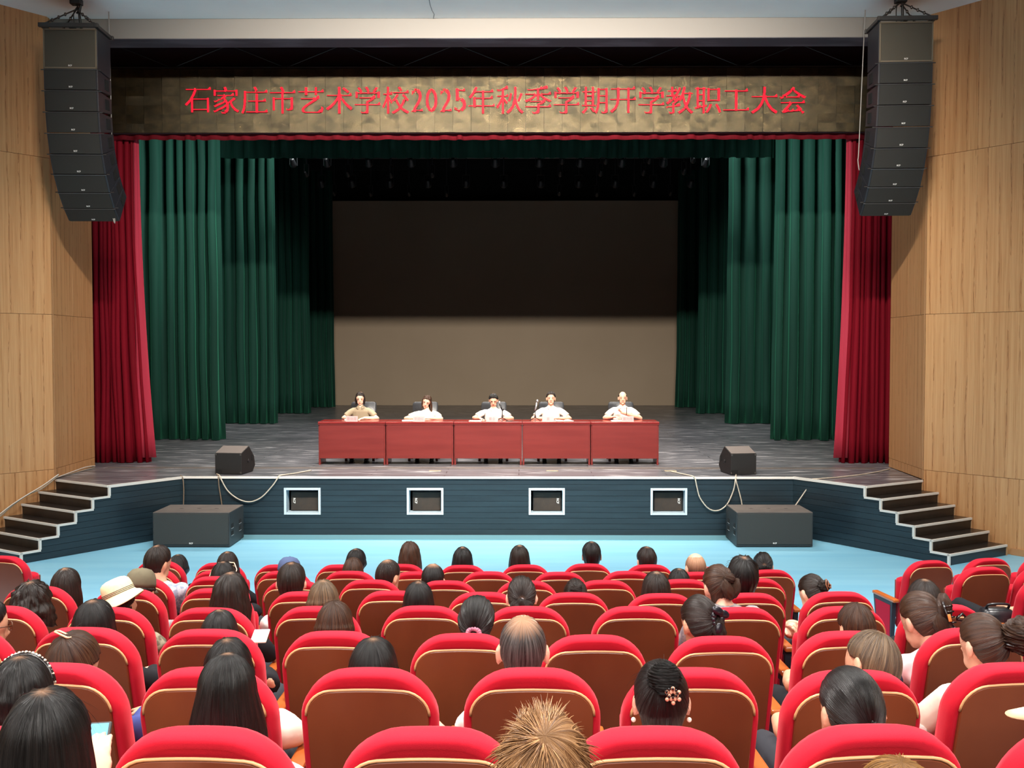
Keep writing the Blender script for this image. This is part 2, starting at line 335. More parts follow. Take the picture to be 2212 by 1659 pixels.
# wings of the stage with the stairs
def stairs(side):
    nm = 'wall_stage_side_' + ('left' if side < 0 else 'right')
    t = struct(thing(nm, '', '')); del t['label']; del t['category']
    A = Vector((mirror(side, 4.88), 15.9)); B = Vector((mirror(side, 5.66), 14.8)); dirn = (B - A).normalized()
    C = Vector((mirror(side, 6.45), 13.7)); n = Vector((-dirn.y, dirn.x)); n = n if n.y < 0 or True else n
    inward = Vector((-side * abs(dirn.y), -abs(dirn.x)))     # faces the hall centre
    L1 = (B - A).length; L2 = (C - B).length; run = L2 / 5; rise = S / 6
    up = Vector((mirror(side, 6.78), 15.5)) - B      # along the nosing to the wall
    def P(s, z, off=0):
        q = A + dirn * s + inward * off; return Vector((q.x, q.y, z))
    # fascia boards, clipped by the stair line
    def maxlen(z):   # how far along a board at height z may run
        k = 0
        for k in range(6):
            if z > S - (k + 1) * rise - 1e-6: return L1 + k * run
        return L1 + 5 * run
    for i in range(10):
        z0, z1 = ROWS[i] + .002, ROWS[i + 1] - .002
        # break at the riser heights inside this board
        cuts = [z0] + sorted(S - k * rise for k in range(1, 6) if z0 < S - k * rise < z1) + [z1]
        b = MB()
        for a, c in zip(cuts, cuts[1:]):
            l = maxlen((a + c) / 2)
            b.add([P(0, a), P(l, a), P(l, c), P(0, c), P(0, a, -.03), P(l, a, -.03), P(l, c, -.03), P(0, c, -.03)],
                  [(0, 1, 2, 3), (7, 6, 5, 4), (0, 4, 5, 1), (1, 5, 6, 2), (2, 6, 7, 3), (3, 7, 4, 0)])
        b.build('board', FASC, t)
    b = MB()
    for k in range(6):
        s1 = L1 + k * run; z1 = S - k * rise - .001
        a = 0 if k == 0 else L1 + (k - 1) * run
        b.add([P(a, 0, -.03), P(s1 - .0, 0, -.03), P(s1, z1, -.03), P(a, z1, -.03), P(a, 0, -.05), P(s1, 0, -.05), P(s1, z1, -.05), P(a, z1, -.05)],
              [(0, 1, 2, 3), (7, 6, 5, 4), (0, 4, 5, 1), (1, 5, 6, 2), (2, 6, 7, 3), (3, 7, 4, 0)])
    b.build('backing', BLACKP, t)
    # edge strip along the stage top
    b = MB(); l = L1; o1, o2 = .016, -.03
    b.add([P(0, S - .036, o1), P(l, S - .036, o1), P(l, S + .002, o1), P(0, S + .002, o1), P(0, S - .036, o2), P(l, S - .036, o2), P(l, S + .002, o2), P(0, S + .002, o2)],
          [(0, 1, 2, 3), (7, 6, 5, 4), (0, 4, 5, 1), (1, 5, 6, 2), (2, 6, 7, 3), (3, 7, 4, 0)])
    b.build('edge_strip', NOSE, t)
    # stairs
    st = struct(thing('floor_stairs_' + ('left' if side < 0 else 'right'), '', '')); del st['label']; del st['category']
    upv = Vector((up.x, up.y, 0)); un = upv.normalized()
    def tb(p0, p1, th, hh, m, name):     # bar from p0 to p1
        d = (p1 - p0); L_ = d.length; X = d.normalized(); Z = Vector((0, 0, 1)) if abs(X.z) < .9 else Vector((dirn.x, dirn.y, 0)); Y = Z.cross(X).normalized(); Z = X.cross(Y)
        M = Matrix((X, Y, Z)).transposed(); q = MB(); q.box((p0 + p1) / 2, (L_, th, hh), M); return q
    zig = MB()
    for k in range(6):
        zt = S - k * rise; s = L1 + k * run; p0 = P(s, 0); 
        # riser under nosing k
        q = MB(); a = P(s - .005, zt - rise); c = a + upv; e = Vector((0, 0, rise - .012)); dd = Vector((-dirn.x, -dirn.y, 0)) * .02
        q.add([a, c, c + e, a + e, a + dd, c + dd, c + dd + e, a + dd + e], [(0, 1, 2, 3), (7, 6, 5, 4), (0, 4, 5, 1), (1, 5, 6, 2), (2, 6, 7, 3), (3, 7, 4, 0)])
        q.build('riser', STEPB if k < 5 else FASC, st)
        if k:
            a = P(s - run - .01, zt - .02, -.0); d1 = Vector((dirn.x, dirn.y, 0)) * (run + .01)
            q = MB(); e = Vector((0, 0, .018)); q.add([a, a + upv, a + upv + d1, a + d1] + [v + e for v in (a, a + upv, a + upv + d1, a + d1)],
                  [(3, 2, 1, 0), (4, 5, 6, 7), (0, 1, 5, 4), (1, 2, 6, 5), (2, 3, 7, 6), (3, 0, 4, 7)]); q.build('tread', STEPB, st)
        # nosing
        p = P(s, zt - .014); q = tb(p, p + upv, .028, .034, NOSE, 'nosing'); q.build('nosing', NOSE, st, bevel=.003)
        # trim along the side: vertical part and tread edge
        z0 = zt - rise if k < 5 else 0
        q = tb(P(s - .012, z0, .008), P(s - .012, zt, .008), .03, .034, NOSE, ''); zig.v, zig.f, zig.mi = (zig.v + q.v, zig.f + [tuple(i + len(zig.v) for i in f) for f in q.f], zig.mi + q.mi)
        if k < 5:
            q = tb(P(s - .02, z0 - .012, .008), P(s + run, z0 - .012, .008), .03, .030, NOSE, ''); zig.v, zig.f, zig.mi = (zig.v + q.v, zig.f + [tuple(i + len(zig.v) for i in f) for f in q.f], zig.mi + q.mi)
        # inner moulding where the riser meets the wall
        pw = P(s, zt) + upv; zl = zt - rise if k < 5 else 0.0
        q = tb(pw - Vector((0, 0, .0)), Vector((pw.x, pw.y, zl)), .02, .02, NOSE, ''); q.build('wall_bead', mat('tan_bead', (206, 160, 116), .5), st)
    zig.build('side_trim', NOSE, st)
stairs(-1); stairs(1)

# ---------------------------------------------------------------- walls
TOP = 8.14
def wallrun(side):
    nm = 'wall_' + ('left' if side < 0 else 'right'); t = struct(thing(nm, '', '')); del t['label']; del t['category']
    pts = [(6.9, 17.24), (6.8, 15.5), (6.8 + .8 * 6, 9.5), (11.6, -8.2)]
    P = [Vector((mirror(side, x), y)) for x, y in pts]
    zj = [0, 1.11, 3.53, 5.95, TOP]
    cache = {}
    for si, (a, c) in enumerate(zip(P, P[1:])):
        d = c - a; L_ = d.length; u = d.normalized(); npan = max(1, round(L_ / .8)) if si < 2 else 6
        nrm = Vector((-u.y, u.x)); 
        if nrm.x * side > 0: nrm = -nrm
        if si == 0:
            nrm = Vector((-side, 0))
        pw = L_ / npan; ang = math.atan2(u.y, u.x)
        for i in range(npan):
            for j in range(4):
                z0, z1 = zj[j], zj[j + 1]
                if si == 0 and j == 0: z0 = .955
                key = (round(pw, 3), round(z1 - z0, 3))
                if key not in cache:
                    q = MB(); q.box((0, 0, 0), (pw - .0016, .03, z1 - z0 - .005), bev=.0012); cache[key] = q.mesh('panel', (PINE,))
                o = link('panel', cache[key], None, t)
                m = a + u * (pw * (i + .5)) - nrm * .015
                o.location = (m.x, m.y, (z0 + z1) / 2); o.rotation_euler = (0, 0, ang)
        q = MB(); m = (a + c) / 2 - nrm * .09; q.box((m.x, m.y, TOP / 2), (L_ + (.1 if si else .05), .11, TOP), Matrix.Rotation(ang, 3, 'Z')); q.build('backing', mat('wall_core', (176, 132, 92), .8), t)
    # base skirting on the angled run
    a, c = P[1], P[2]; d = (c - a); u = d.normalized(); ang = math.atan2(u.y, u.x); nrm = Vector((-u.y, u.x)); nrm = -nrm if nrm.x * side > 0 else nrm
    s0 = a + u * 1.36; m = (s0 + c) / 2 + nrm * .008
    q = MB(); q.box((m.x, m.y, .05), ((c - s0).length, .016, .1), Matrix.Rotation(ang, 3, 'Z')); struct(q.build('baseboard_' + ('left' if side < 0 else 'right'), mat('skirting', (190, 138, 92), .5), bevel=.003))
    # proscenium return behind the corner and the wing wall
    q = MB(); q.box((mirror(side, 7.05) + side * 1.45, 17.32, TOP / 2 + .5), (2.9, .12, TOP + 1)); struct(q.build('wall_wing_' + ('left' if side < 0 else 'right'), BLACKP))
    q = MB(); q.box((mirror(side, 9.85), 27.2, 5.5), (.1, 20, 11)); struct(q.build('wall_stage_' + ('left' if side < 0 else 'right'), BLACKP))
wallrun(-1); wallrun(1)
b = MB(); b.box((XC, -8.25, 4.2), (24, .1, 8.4)); struct(b.build('wall_back', mat('wall_core', (176, 132, 92), .8)))
HY0, HY1 = 15.62, 16.05
b = MB(); b.box((XC, 3.68, 8.17), (24, 23.86, .1)); struct(b.build('ceiling', CEIL))
HB = 7.82
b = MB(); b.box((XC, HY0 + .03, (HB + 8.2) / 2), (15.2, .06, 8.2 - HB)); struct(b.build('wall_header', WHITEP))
b = MB(); b.box((XC, (HY0 + HY1) / 2 + .06, HB + .19), (15.2, HY1 - HY0 - .07, .38)); struct(b.build('wall_header_back', BLACKP))
b = MB(); b.box((XC, (HY0 + HY1) / 2, HB - .006), (14.6, HY1 - HY0, .012)); struct(b.build('trim_3', mat('soffit_black', (58, 58, 66), .7, col2=(82, 80, 88), nscale=.9, stretch=(1, 3, 1), contrast=(.5, .62))))
# hairline crack in the ceiling paint
b = MB(); cr = [atZ(x, y, 8.117) for x, y in ((926, -6), (929, 10), (933, 22), (938, 31), (936, 42), (937, 50))]
b.tube(cr, .006, 4); tag(b.build('ceiling_crack', mat('crack', (120, 125, 128), .9)), 'thin crack running down the pale ceiling paint above the header', 'crack')
# fly tower shell
b = MB(); b.box((XC, 37.3, 5.5), (20, .1, 11)); struct(b.build('wall_stage_back', mat('black_serge', (9, 11, 12), .95)))
b = MB(); b.box((XC, 26.6, 11.05), (20, 21.6, .1)); struct(b.build('ceiling_fly', mat('black_serge', (9, 11, 12), .95)))
b = MB(); b.box((XC, HY1 + .3, 9.6), (20, .1, 3)); struct(b.build('wall_fly_front', mat('black_serge', (9, 11, 12), .95)))
# ---------------------------------------------------------------- led banner
BY = 17.6
bl, br_ = atY(232, 216, BY).x, atY(1886, 216, BY).x
bz0, bz1 = atY(1056, 285.5, BY).z, atY(1056, 147, BY).z
ban = thing('led_banner', 'long black LED banner with red Chinese lettering hanging across the top of the stage', 'led banner', ((bl + br_) / 2, BY, bz0))
bw, bh = br_ - bl, bz1 - bz0
LEDM = mat('led_panel', (54, 50, 41), .22, .9, metal=1, col2=(84, 76, 60), nscale=5, contrast=(.3, .7), bump=.35, bscale=220, rnd=9)
b = MB(); b.box((0, .09, bh / 2), (bw, .08, bh)); b.build('frame', BLACKP, ban)
NCX, NCZ = 42, 7
q = MB(); q.box((0, 0, 0), (bw / NCX - .003, .03, bh / NCZ - .003)); pm = q.mesh('panel', (LEDM,))
random.seed(4)
for i in range(NCX):
    for j in range(NCZ):
        o = link('panel', pm, None, ban); o.location = (-bw / 2 + bw / NCX * (i + .5), .02, bh / NCZ * (j + .5))
        o.rotation_euler = (.072 + random.gauss(0, .010), 0, random.gauss(0, .014))
# lettering: thin glyphs spread sideways, so uprights are thick and level strokes are fine
LRED = mat('led_red', (120, 6, 18), .6, .2, emit=(255, 22, 52), estr=1.9)
EMW = 61.0 * BY / FPX * 1.005
chars = '石家庄市艺术学校2025年秋季学期开学教职工大会'
from mathutils.bvhtree import BVHTree
px = 398.0; lm = MB()
for ch in chars:
    dg_ = ch.isdigit(); wpx = 31 if dg_ else 61
    me = text_mesh(ch, EMW); c = atY(px + wpx / 2, 217.5, BY)
    vv = [v.co.copy() for v in me.vertices]; fs = [tuple(p.vertices) for p in me.polygons]
    xs = [v.x for v in vv]; ys = [v.y for v in vv]; mx = (max(xs) + min(xs)) / 2; my = (max(ys) + min(ys)) / 2
    kx = EMW * .40 / (max(xs) - min(xs)) if dg_ else 1; ky = EMW * .80 / (max(ys) - min(ys)) if dg_ else 1
    bvh = BVHTree.FromPolygons([Vector(((v.x - mx) * kx, (v.y - my) * ky, 0)) for v in vv], fs)
    N = 72; cell = EMW * 1.0 / N
    g = [[bvh.ray_cast(Vector(((i - N / 2 + .5) * cell, (j - N / 2 + .5) * cell, 1)), Vector((0, 0, -1)))[0] is not None for i in range(N)] for j in range(N)]
    # lamps of the sign: level strokes two or three lamps high, uprights keep their width
    HR = [[0] * N for _ in range(N)]; VR = [[0] * N for _ in range(N)]; VP = [[0] * N for _ in range(N)]
    for j in range(N):
        i = 0
        while i < N:
            k = i
            while k < N and g[j][k]: k += 1
            for q in range(i, k): HR[j][q] = k - i
            i = max(k, i + 1)
    for i in range(N):
        j = 0
        while j < N:
            k = j
            while k < N and g[k][i]: k += 1
            for q in range(j, k): VR[q][i] = k - j; VP[q][i] = q - j
            j = max(k, j + 1)
    e = [[False] * N for _ in range(N)]
    for j in range(N):
        for i in range(N):
            if not g[j][i]: continue
            L_ = VR[j][i]
            if L_ <= 9 and HR[j][i] >= 13:
                e[j][i] = (L_ - 2) // 2 <= VP[j][i] <= (L_ - 2) // 2 + 1
            else: e[j][i] = True
    for j in range(N):                  # small wedge where a level stroke ends on the right
        for i in range(6, N - 1):
            if g[j][i] and not g[j][i + 1] and VR[j][i - 5] <= 9 and HR[j][i] >= 15 and VP[j][i] == 0:
                for dy in range(0, 7):
                    for q in range(i - 7 + dy, i + 1 - dy // 3):
                        if 0 <= q < N and 0 <= j + 2 + dy < N: e[min(N - 1, j + 2 + dy)][q] = True
    for j in range(N):
        i = 0
        while i < N:
            if e[j][i]:
                k = i
                while k < N and e[j][k]: k += 1
                x0, x1 = c.x - ban.location.x + (i - N / 2) * cell, c.x - ban.location.x + (k - N / 2) * cell; z0 = c.z - bz0 + (j - N / 2) * cell
                lm.add([(x0, -.032, z0), (x1, -.032, z0), (x1, -.032, z0 + cell), (x0, -.032, z0 + cell)], [(0, 1, 2, 3)]); i = k
            i += 1
    px += wpx
lm.build('lettering', LRED, ban)
# cloth and truss above the banner
TRC = mat('maroon_serge', (40, 18, 24), .9)
b = MB(); b.box((XC, BY + .30, 9.44), (14.2, .02, 3.12)); tag(b.build('masking_cloth', TRC), 'dark maroon cloth stretched behind the truss above the banner', 'cloth')
tr = thing('lighting_truss', 'dark steel truss with slanting struts above the LED banner', 'truss', (XC, BY + .05, bz1))
b = MB()
for z in (.03, .42): b.tube([(-7, 0, z), (7, 0, z)], .022, 8)
b.build('chord', mat('truss_steel', (52, 50, 50), .5, metal=.4), tr)
x = -6.6
k = 0
while x < 6.6:
    b = MB(); b.tube([(x, 0, .03 if k % 2 else .42), (x + .98, 0, .42 if k % 2 else .03)], .007, 6); b.build('strut', mat('truss_steel', (52, 50, 50), .5, metal=.4), tr); x += 1.0; k += 1

# ---------------------------------------------------------------- curtains
def velvet(name, c, c2, sh, tint):
    return mat(name, c, .85, .2, sheen=sh, sheen_tint=tint, col2=c2, nscale=1.2, stretch=(6, 6, .4), bump=.1, bscale=30, bstretch=(1, 1, .1))
VRED = velvet('red_velvet', (108, 3, 22), (124, 5, 28), .4, (255, 40, 80))
VREDP = velvet('pink_edge', (168, 48, 68), (178, 56, 76), .4, (255, 150, 160))
VGRN = velvet('green_velvet', (12, 46, 38), (17, 56, 46), .6, (80, 190, 150))
def pleats(name, mtl, xs, Y, z0, z1, folds, amp, seed, nz=14, flare=0, flare_in=0, parent=None, yaw=0, sway=.02, edge=1):
    """a hanging cloth from xs[0] to xs[1], pleated; flare spreads the inner edge at the floor"""
    rnd = random.Random(seed); x0, x1 = xs; n = folds * 12
    wid = [rnd.uniform(.6, 1.5) for _ in range(folds)]; sw = sum(wid); am = [rnd.uniform(.6, 1.25) for _ in range(folds)]
    cols = []
    for f in range(folds):
        for s in range(12): cols.append((sum(wid[:f]) + wid[f] * s / 12, f, s / 12))
    cols.append((sw, folds - 1, 1.0))
    v = []; nc = len(cols)
    for j in range(nz + 1):
        t = j / nz; z = z1 + (z0 - z1) * t
        for (u, f, s) in cols:
            k = u / sw; x = x0 + (x1 - x0) * k
            x += flare * (k if flare_in >= 0 else 1 - k) ** 3 * t ** 2.2
            yy = am[f] * amp * (1 - math.cos(2 * PI * s)) * (.75 + .45 * t) * .5
            xx = am[f] * amp * .35 * math.sin(4 * PI * s) * .5
            nn = noise.noise(Vector((k * 9, z * .5, seed))) * sway * (1 + t)
            zz = z + (noise.noise(Vector((k * folds * 1.3, 3.3, seed))) * .02 if j == nz else 0)
            if j == nz: zz = max(zz, z0 + .004)
            v.append((x + xx + nn, -yy + nn + yaw * (k - .5), zz))
    f_ = [(j * nc + i, (j + 1) * nc + i, (j + 1) * nc + i + 1, j * nc + i + 1) for j in range(nz) for i in range(nc - 1)]
    me = bpy.data.meshes.new(name); me.from_pydata(v, [], f_); me.materials.append(mtl); me.shade_smooth()
    o = bpy.data.objects.new(name, me); COL.objects.link(o); o.location = (0, Y, 0)
    if parent: o.parent = parent
    md = o.modifiers.new('s', 'SOLIDIFY'); md.thickness = .006
    return o
# red house curtains, with the paler leading edge
for side, px_t, px_b in ((-1, 300, 338), (1, 1828, 1800)):
    Y = 17.95; xt = atY(px_t, 330, Y).x; xb_ = atY(px_b, 985, Y).x; xo = mirror(side, 7.55)
    side_n = 'left' if side < 0 else 'right'
    t = thing('stage_curtain', 'tall red velvet house curtain drawn to the %s side of the stage' % side_n, 'curtain', (0, 0, 0))
    a, c = (xo, xt - .09) if side < 0 else (xt + .09, xo)
    pleats('drape', VRED, (a, c), Y, S + .0, 7.7, 14, .15, 11 + side, flare=(xb_ - xt), flare_in=-side, parent=t)
    pleats('leading_edge', VREDP, (min(xt, xt + side * .10) - .005, max(xt, xt + side * .10) + .005), Y - .02, S + .08, 7.7, 1, .05, 5, flare=(xb_ - xt), flare_in=-side * 0 - (1 if side > 0 else -1), parent=t, sway=.0)
# red valance under the banner
o = pleats('valance', velvet('valance_velvet', (84, 3, 16), (96, 4, 20), .35, (255, 40, 80)), (mirror(-1, 6.9), mirror(1, 6.9)), BY + .2, atY(1056, 303, BY + .2).z, atY(1056, 262, BY).z, 46, .05, 3, nz=3)
tag(o, 'short red velvet valance hanging just below the LED banner', 'valance')
# green legs
yl = [22.5, 27.5, 31.9, 35.3]
labl = ['nearest the audience', 'second from the front', 'third from the front', 'rearmost, beside the screen']
for side in (-1, 1):
    for i, Y in enumerate(yl):
        xi = mirror(side, 6.24 if i < 3 else 6.1); xo = mirror(side, 9.6)
        a, c = (xo, xi) if side < 0 else (xi, xo)
        o = pleats('leg_curtain', VGRN, (a, c), Y, S + .01, 10.6, 11, .26, 20 + i * 2 + side, flare=.07 * -side, flare_in=-side, nz=14)
        tag(o, 'dark green velvet leg curtain on the %s side, %s' % ('left' if side < 0 else 'right', labl[i]), 'curtain', 'green leg curtains')
o = pleats('border_curtain', VGRN, (atY(466, 320, 25).x, atY(1672, 320, 25).x), 25, atY(1056, 342.5, 25).z, 11.0, 42, .10, 9, nz=4)
tag(o, 'green velvet border curtain hung level above the middle of the stage', 'curtain')
b = MB(); b.box((XC, 34.0, 10.05), (19, .02, 1.94)); tag(b.build('rear_border', mat('black_serge', (9, 11, 12), .95)), 'black cloth border high above the rear of the stage', 'curtain')
# ---------------------------------------------------------------- screen
SY = 36.5
sx0, sx1 = atY(713, 650, SY).x, atY(1466, 650, SY).x; sz0, sz1 = atY(1090, 875.5, SY).z, atY(1090, 434, SY).z
scr = thing('led_screen', 'huge grey blank projection screen standing at the rear of the stage', 'screen', ((sx0 + sx1) / 2, SY, S))
b = MB(); b.box((0, 0, (sz0 + sz1) / 2 - S), (sx1 - sx0, .06, sz1 - sz0)); b.build('surface', mat('screen_grey', (152, 136, 116), .65, .3, col2=(160, 144, 124), nscale=.35, contrast=(.3, .7)), scr)
b = MB(); b.box((0, .06, (sz0 + sz1) / 2 - S), (sx1 - sx0 + .02, .06, sz1 - sz0 + .02)); b.build('back_frame', BLACKP, scr)
q = MB(); q.box((0, .03, (sz0 - S) / 2), (sx1 - sx0, .2, sz0 - S)); q.build('base', mat('screen_base', (70, 64, 58), .7), scr)
# ---------------------------------------------------------------- lamps over the stage
LCAN = mat('lamp_can', (34, 35, 38), .4, .5); LENS = mat('lamp_lens', (150, 152, 160), .25, .6)
def par(px, py, Y, r, i, row, tilt=.9):
    p = atY(px, py, Y)
    t = thing('stage_lamp', '%s round unlit stage lamp from the left in the %s row above the stage' % (ORD[i], row), 'stage lamp', p, 0, 'lamps of the %s row' % row)
    M = Matrix.Rotation(tilt, 3, 'X')    # axis: lens faces down and towards the hall
    b = MB(); b.lathe([(r * .55, .24), (r * .7, .22), (r * 1.0, .05), (r * 1.04, 0), (r * .93, -.004), (r * .9, .01)], 14, M); b.build('can', LCAN, t, True)
    b = MB(); b.lathe([(r * .9, .004), (r * .5, -.012), (.004, -.016)], 14, M); b.build('lens', LENS, t, True)
    b = MB(); b.tube([(-r * 1.15, 0, 0), (-r * 1.15, .0, .34), (r * 1.15, 0, .34), (r * 1.15, 0, 0)], .012, 6); b.tube([(0, 0, .34), (0, 0, {26.5: 8.75, 31: 9.05, 29: 9.2, 33: 9.3, 28: 9.25}[Y] - p.z)], .02, 6); b.build('yoke', LCAN, t)
ORD = ['first', 'second', 'third', 'fourth', 'fifth', 'sixth', 'seventh', 'eighth', 'ninth', 'tenth', 'eleventh', 'twelfth', 'thirteenth', 'fourteenth', 'fifteenth']
for i, x in enumerate((634, 707, 797, 889, 979, 1070, 1165, 1253, 1343, 1433, 1524)): par(x, 358, 26.5, .085, i, 'nearer')
for i, x in enumerate((695, 761, 843, 925, 1007, 1088, 1168, 1250, 1329, 1411, 1492)): par(x, 402, 31, .095, i, 'farther')
for i, (x, y) in enumerate(((662, 380), (752, 380), (845, 382), (934, 381), (1210, 379), (1297, 378), (1390, 377), (1477, 375))): par(x, y, 29, .055, i, 'small middle', 1.25)
for i, (x, y) in enumerate(((722, 421), (801, 422), (884, 422), (965, 423), (1208, 421), (1289, 423), (1370, 422), (1448, 421))): par(x, y, 33, .05, i, 'small rearmost', 1.3)
for i, (x, y) in enumerate(((1214, 352), (1308, 352), (1402, 351), (1497, 350))): par(x, y, 28, .055, i, 'small foremost', 1.25)
for Y, z, nm in ((26.5, 8.75, 'nearer'), (31, 9.05, 'farther'), (29, 9.2, 'small middle'), (33, 9.3, 'small rearmost'), (28, 9.25, 'small foremost')):
    b = MB(); b.tube([(XC - 9, Y, z), (XC + 9, Y, z)], .025, 8); b.tube([(XC - 8.9, Y, z), (XC - 8.9, Y, 11.02)], .012, 6); b.tube([(XC + 8.9, Y, z), (XC + 8.9, Y, 11.02)], .012, 6)
    tag(b.build('lighting_bar', LCAN), 'dark steel bar that carries the %s row of stage lamps' % nm, 'lighting bar')

# ---------------------------------------------------------------- tables
TY = 17.5
REDW = mat('red_mahogany', (104, 30, 28), .38, .5, col2=(116, 38, 35), nscale=2, stretch=(.6, 1, 6), contrast=(.3, .7), coat=.25, rnd=3)
REDT = mat('red_mahogany_top', (120, 30, 30), .25, .5, col2=(130, 38, 36), nscale=2, stretch=(1, 5, 1), coat=.3)
TH = .765; te = [687, 833, 980, 1128, 1276, 1424]; tl = ['leftmost', 'second from left', 'middle', 'second from right', 'rightmost']
tx = [atY(p, 960, TY).x for p in te]
TCX = [(a + c) / 2 for a, c in zip(tx, tx[1:])]
for i in range(5):
    x0, x1 = tx[i] + .003, tx[i + 1] - .003; cx = (x0 + x1) / 2; hw = (x1 - x0) / 2
    t = thing('conference_table', 'red mahogany conference table, %s of the five joined on stage' % tl[i], 'table', (cx, TY, S), 0, 'conference tables in a line')
    b = MB(); b.box((0, .27, TH - .0175), (2 * hw, .58, .035)); b.build('tabletop', REDT, t, bevel=.004)
    b = MB(); b.box((0, .012, (.115 + TH - .06) / 2), (2 * hw - .05, .018, TH - .06 - .115 + .0)); b.build('front_panel', REDW, t)
    b = MB(); b.box((0, .009, TH - .048), (2 * hw - .002, .03, .022)); b.build('top_rail', REDW, t)
    for s in (-1, 1):
        b = MB(); b.box((s * (hw - .02), .27, (TH - .036) / 2), (.032, .5, TH - .036)); b.build('leg', REDW, t, bevel=.002)
    b = MB(); b.box((0, .28, .5), (2 * hw - .07, .42, .015)); b.build('shelf', REDW, t)
# ---------------------------------------------------------------- conference chairs
LEA = mat('black_leather', (50, 52, 56), .34, .5, bump=.15, bscale=60); DKW = mat('dark_red_wood', (60, 22, 20), .35)
PX = [778, 922, 1066, 1190, 1343]; CHX = [786, 919, 1067, 1191, 1341]; CY = 18.28
def conf_chair(i):
    x = atY(CHX[i], 875, CY + .3).x
    t = thing('conference_chair', 'black leather conference chair with dark wooden legs, %s behind the tables' % tl[i], 'chair', (x, CY, S), 0, 'conference chairs behind the tables')
    b = MB(); b.box((0, 0, .44), (.50, .48, .10), bev=.03); b.build('seat', LEA, t, True)
    ol = rrect(.235, .50, 1.06, .05, .03); n = len(ol); v = []
    for k, y in ((.97, .22), (1, .235), (1, .27), (.96, .30)):
        zc = .78
        for x_, z_ in ol: v.append((x_ * k, y + (z_ - .5) * .10, zc + (z_ - zc) * k))
    f = [(k * n + j, k * n + (j + 1) % n, (k + 1) * n + (j + 1) % n, (k + 1) * n + j) for k in range(3) for j in range(n)] + [tuple(range(n - 1, -1, -1)), tuple(3 * n + j for j in range(n))]
    b = MB(); b.add(v, f); b.build('backrest', LEA, t, True)
    for sx in (-1, 1):
        for sy in (-.2, .22):
            b = MB(); b.box((sx * .25, sy, .20), (.045, .045, .40)); b.build('leg', DKW, t, bevel=.003)
        b = MB(); b.tube([(sx * .25, .22, .40), (sx * .265, .22, .66), (sx * .265, -.16, .66), (sx * .25, -.2, .40)], .018, 8); b.build('armrest', DKW, t, True)
for i in range(5): conf_chair(i)
# ---------------------------------------------------------------- things on the tables
TZ = S + TH
PINKC = mat('pink_card', (226, 152, 152), .6); INK = mat('grey_ink', (150, 120, 120), .7)
PAPER = mat('paper_white', (240, 238, 230), .7)
names = ['曹晓霞', '李建红', '董会', '姜', '董光辉']
for i, (px_, s) in enumerate(zip((760, 905, 1063, 1184, 1356), names)):
    p = atY(px_, 905, TY + .04)
    t = thing('name_card', 'pink folded name card standing before the %s seated speaker' % ['grey-shirted short-haired', 'wavy-haired', 'writing', 'square-faced, forward-looking', 'balding'][i], 'name card', (p.x, TY + .04, TZ), 0, 'name cards on the tables')
    b = MB(); b.prism([(-.02, 0), (.0, .095), (.003, .095), (.05, 0), (.046, 0), (.0015, .089), (-.016, 0)], 'x', -.105, .105); b.build('card', PINKC, t)
    me = text_mesh(s, .058, .0, .0003); me.materials.append(INK); o = link('writing', me, None, t); o.location = (0, -.0118, .045); o.rotation_euler = (PI / 2 - .21, 0, 0)
def sheet(px_, w_, d_, h_, yaw, lab, nm='notebook', cat='notebook', m=PAPER, y=.12):
    p = atY(px_, 908, TY + y); b = MB(); b.box((0, 0, h_ / 2), (w_, d_, h_), bev=h_ * .3)
    o = b.build(nm, m); o.location = (p.x, TY + y, TZ + .0005); o.rotation_euler = (0, 0, yaw); tag(o, lab, cat); return o
sheet(881, .20, .14, .02, .05, 'white notebook lying left of the wavy-haired speaker')
sheet(1027, .22, .15, .012, -.1, 'white papers under the hand of the writing speaker', 'papers', 'papers')
sheet(1333, .21, .15, .014, .08, 'white notebook lying in front of the balding speaker')
sheet(1101, .08, .13, .009, -.7, 'slim phone lying right of the writing speaker', 'phone', 'phone', mat('phone_dark', (60, 58, 58), .3), .15)
sheet(747, .05, .05, .03, .3, 'small white crumpled tissue lying left of the first name card', 'tissue', 'tissue', PAPER, .2)
p = atY(1218, 908, TY + .16); ob = thing('open_book', 'open notebook with curled pages before the forward-looking speaker', 'notebook', (p.x, TY + .18, TZ))
for s in (-1, 1):
    v = []; 
    for k in range(9):
        u = k / 8; z = .004 + .022 * math.sin(PI * min(1, u * 1.15)) * (1 if s > 0 else .55)
        for y in (-.10, .10): v += [(s * u * .17, y, z), (s * u * .17, y, .0005)]
    f = [(4 * k, 4 * k + 4, 4 * k + 6, 4 * k + 2) for k in range(8)] + [(4 * k + 1, 4 * k + 3, 4 * k + 7, 4 * k + 5) for k in range(8)] + [(4 * k, 4 * k + 1, 4 * k + 5, 4 * k + 4) for k in range(8)] + [(4 * k + 2, 4 * k + 6, 4 * k + 7, 4 * k + 3) for k in range(8)] + [(32, 33, 35, 34)]
    b = MB(); b.add(v, f); b.build('page_block', mat('cream_page', (244, 236, 214), .7), ob, True)
b = MB(); b.box((0, 0, .0015), (.36, .21, .002)); b.build('cover', mat('phone_dark', (60, 58, 58), .3), ob)
BLKM = mat('mic_black', (26, 26, 28), .4); SILV = mat('mic_silver', (196, 198, 202), .3, metal=.8)
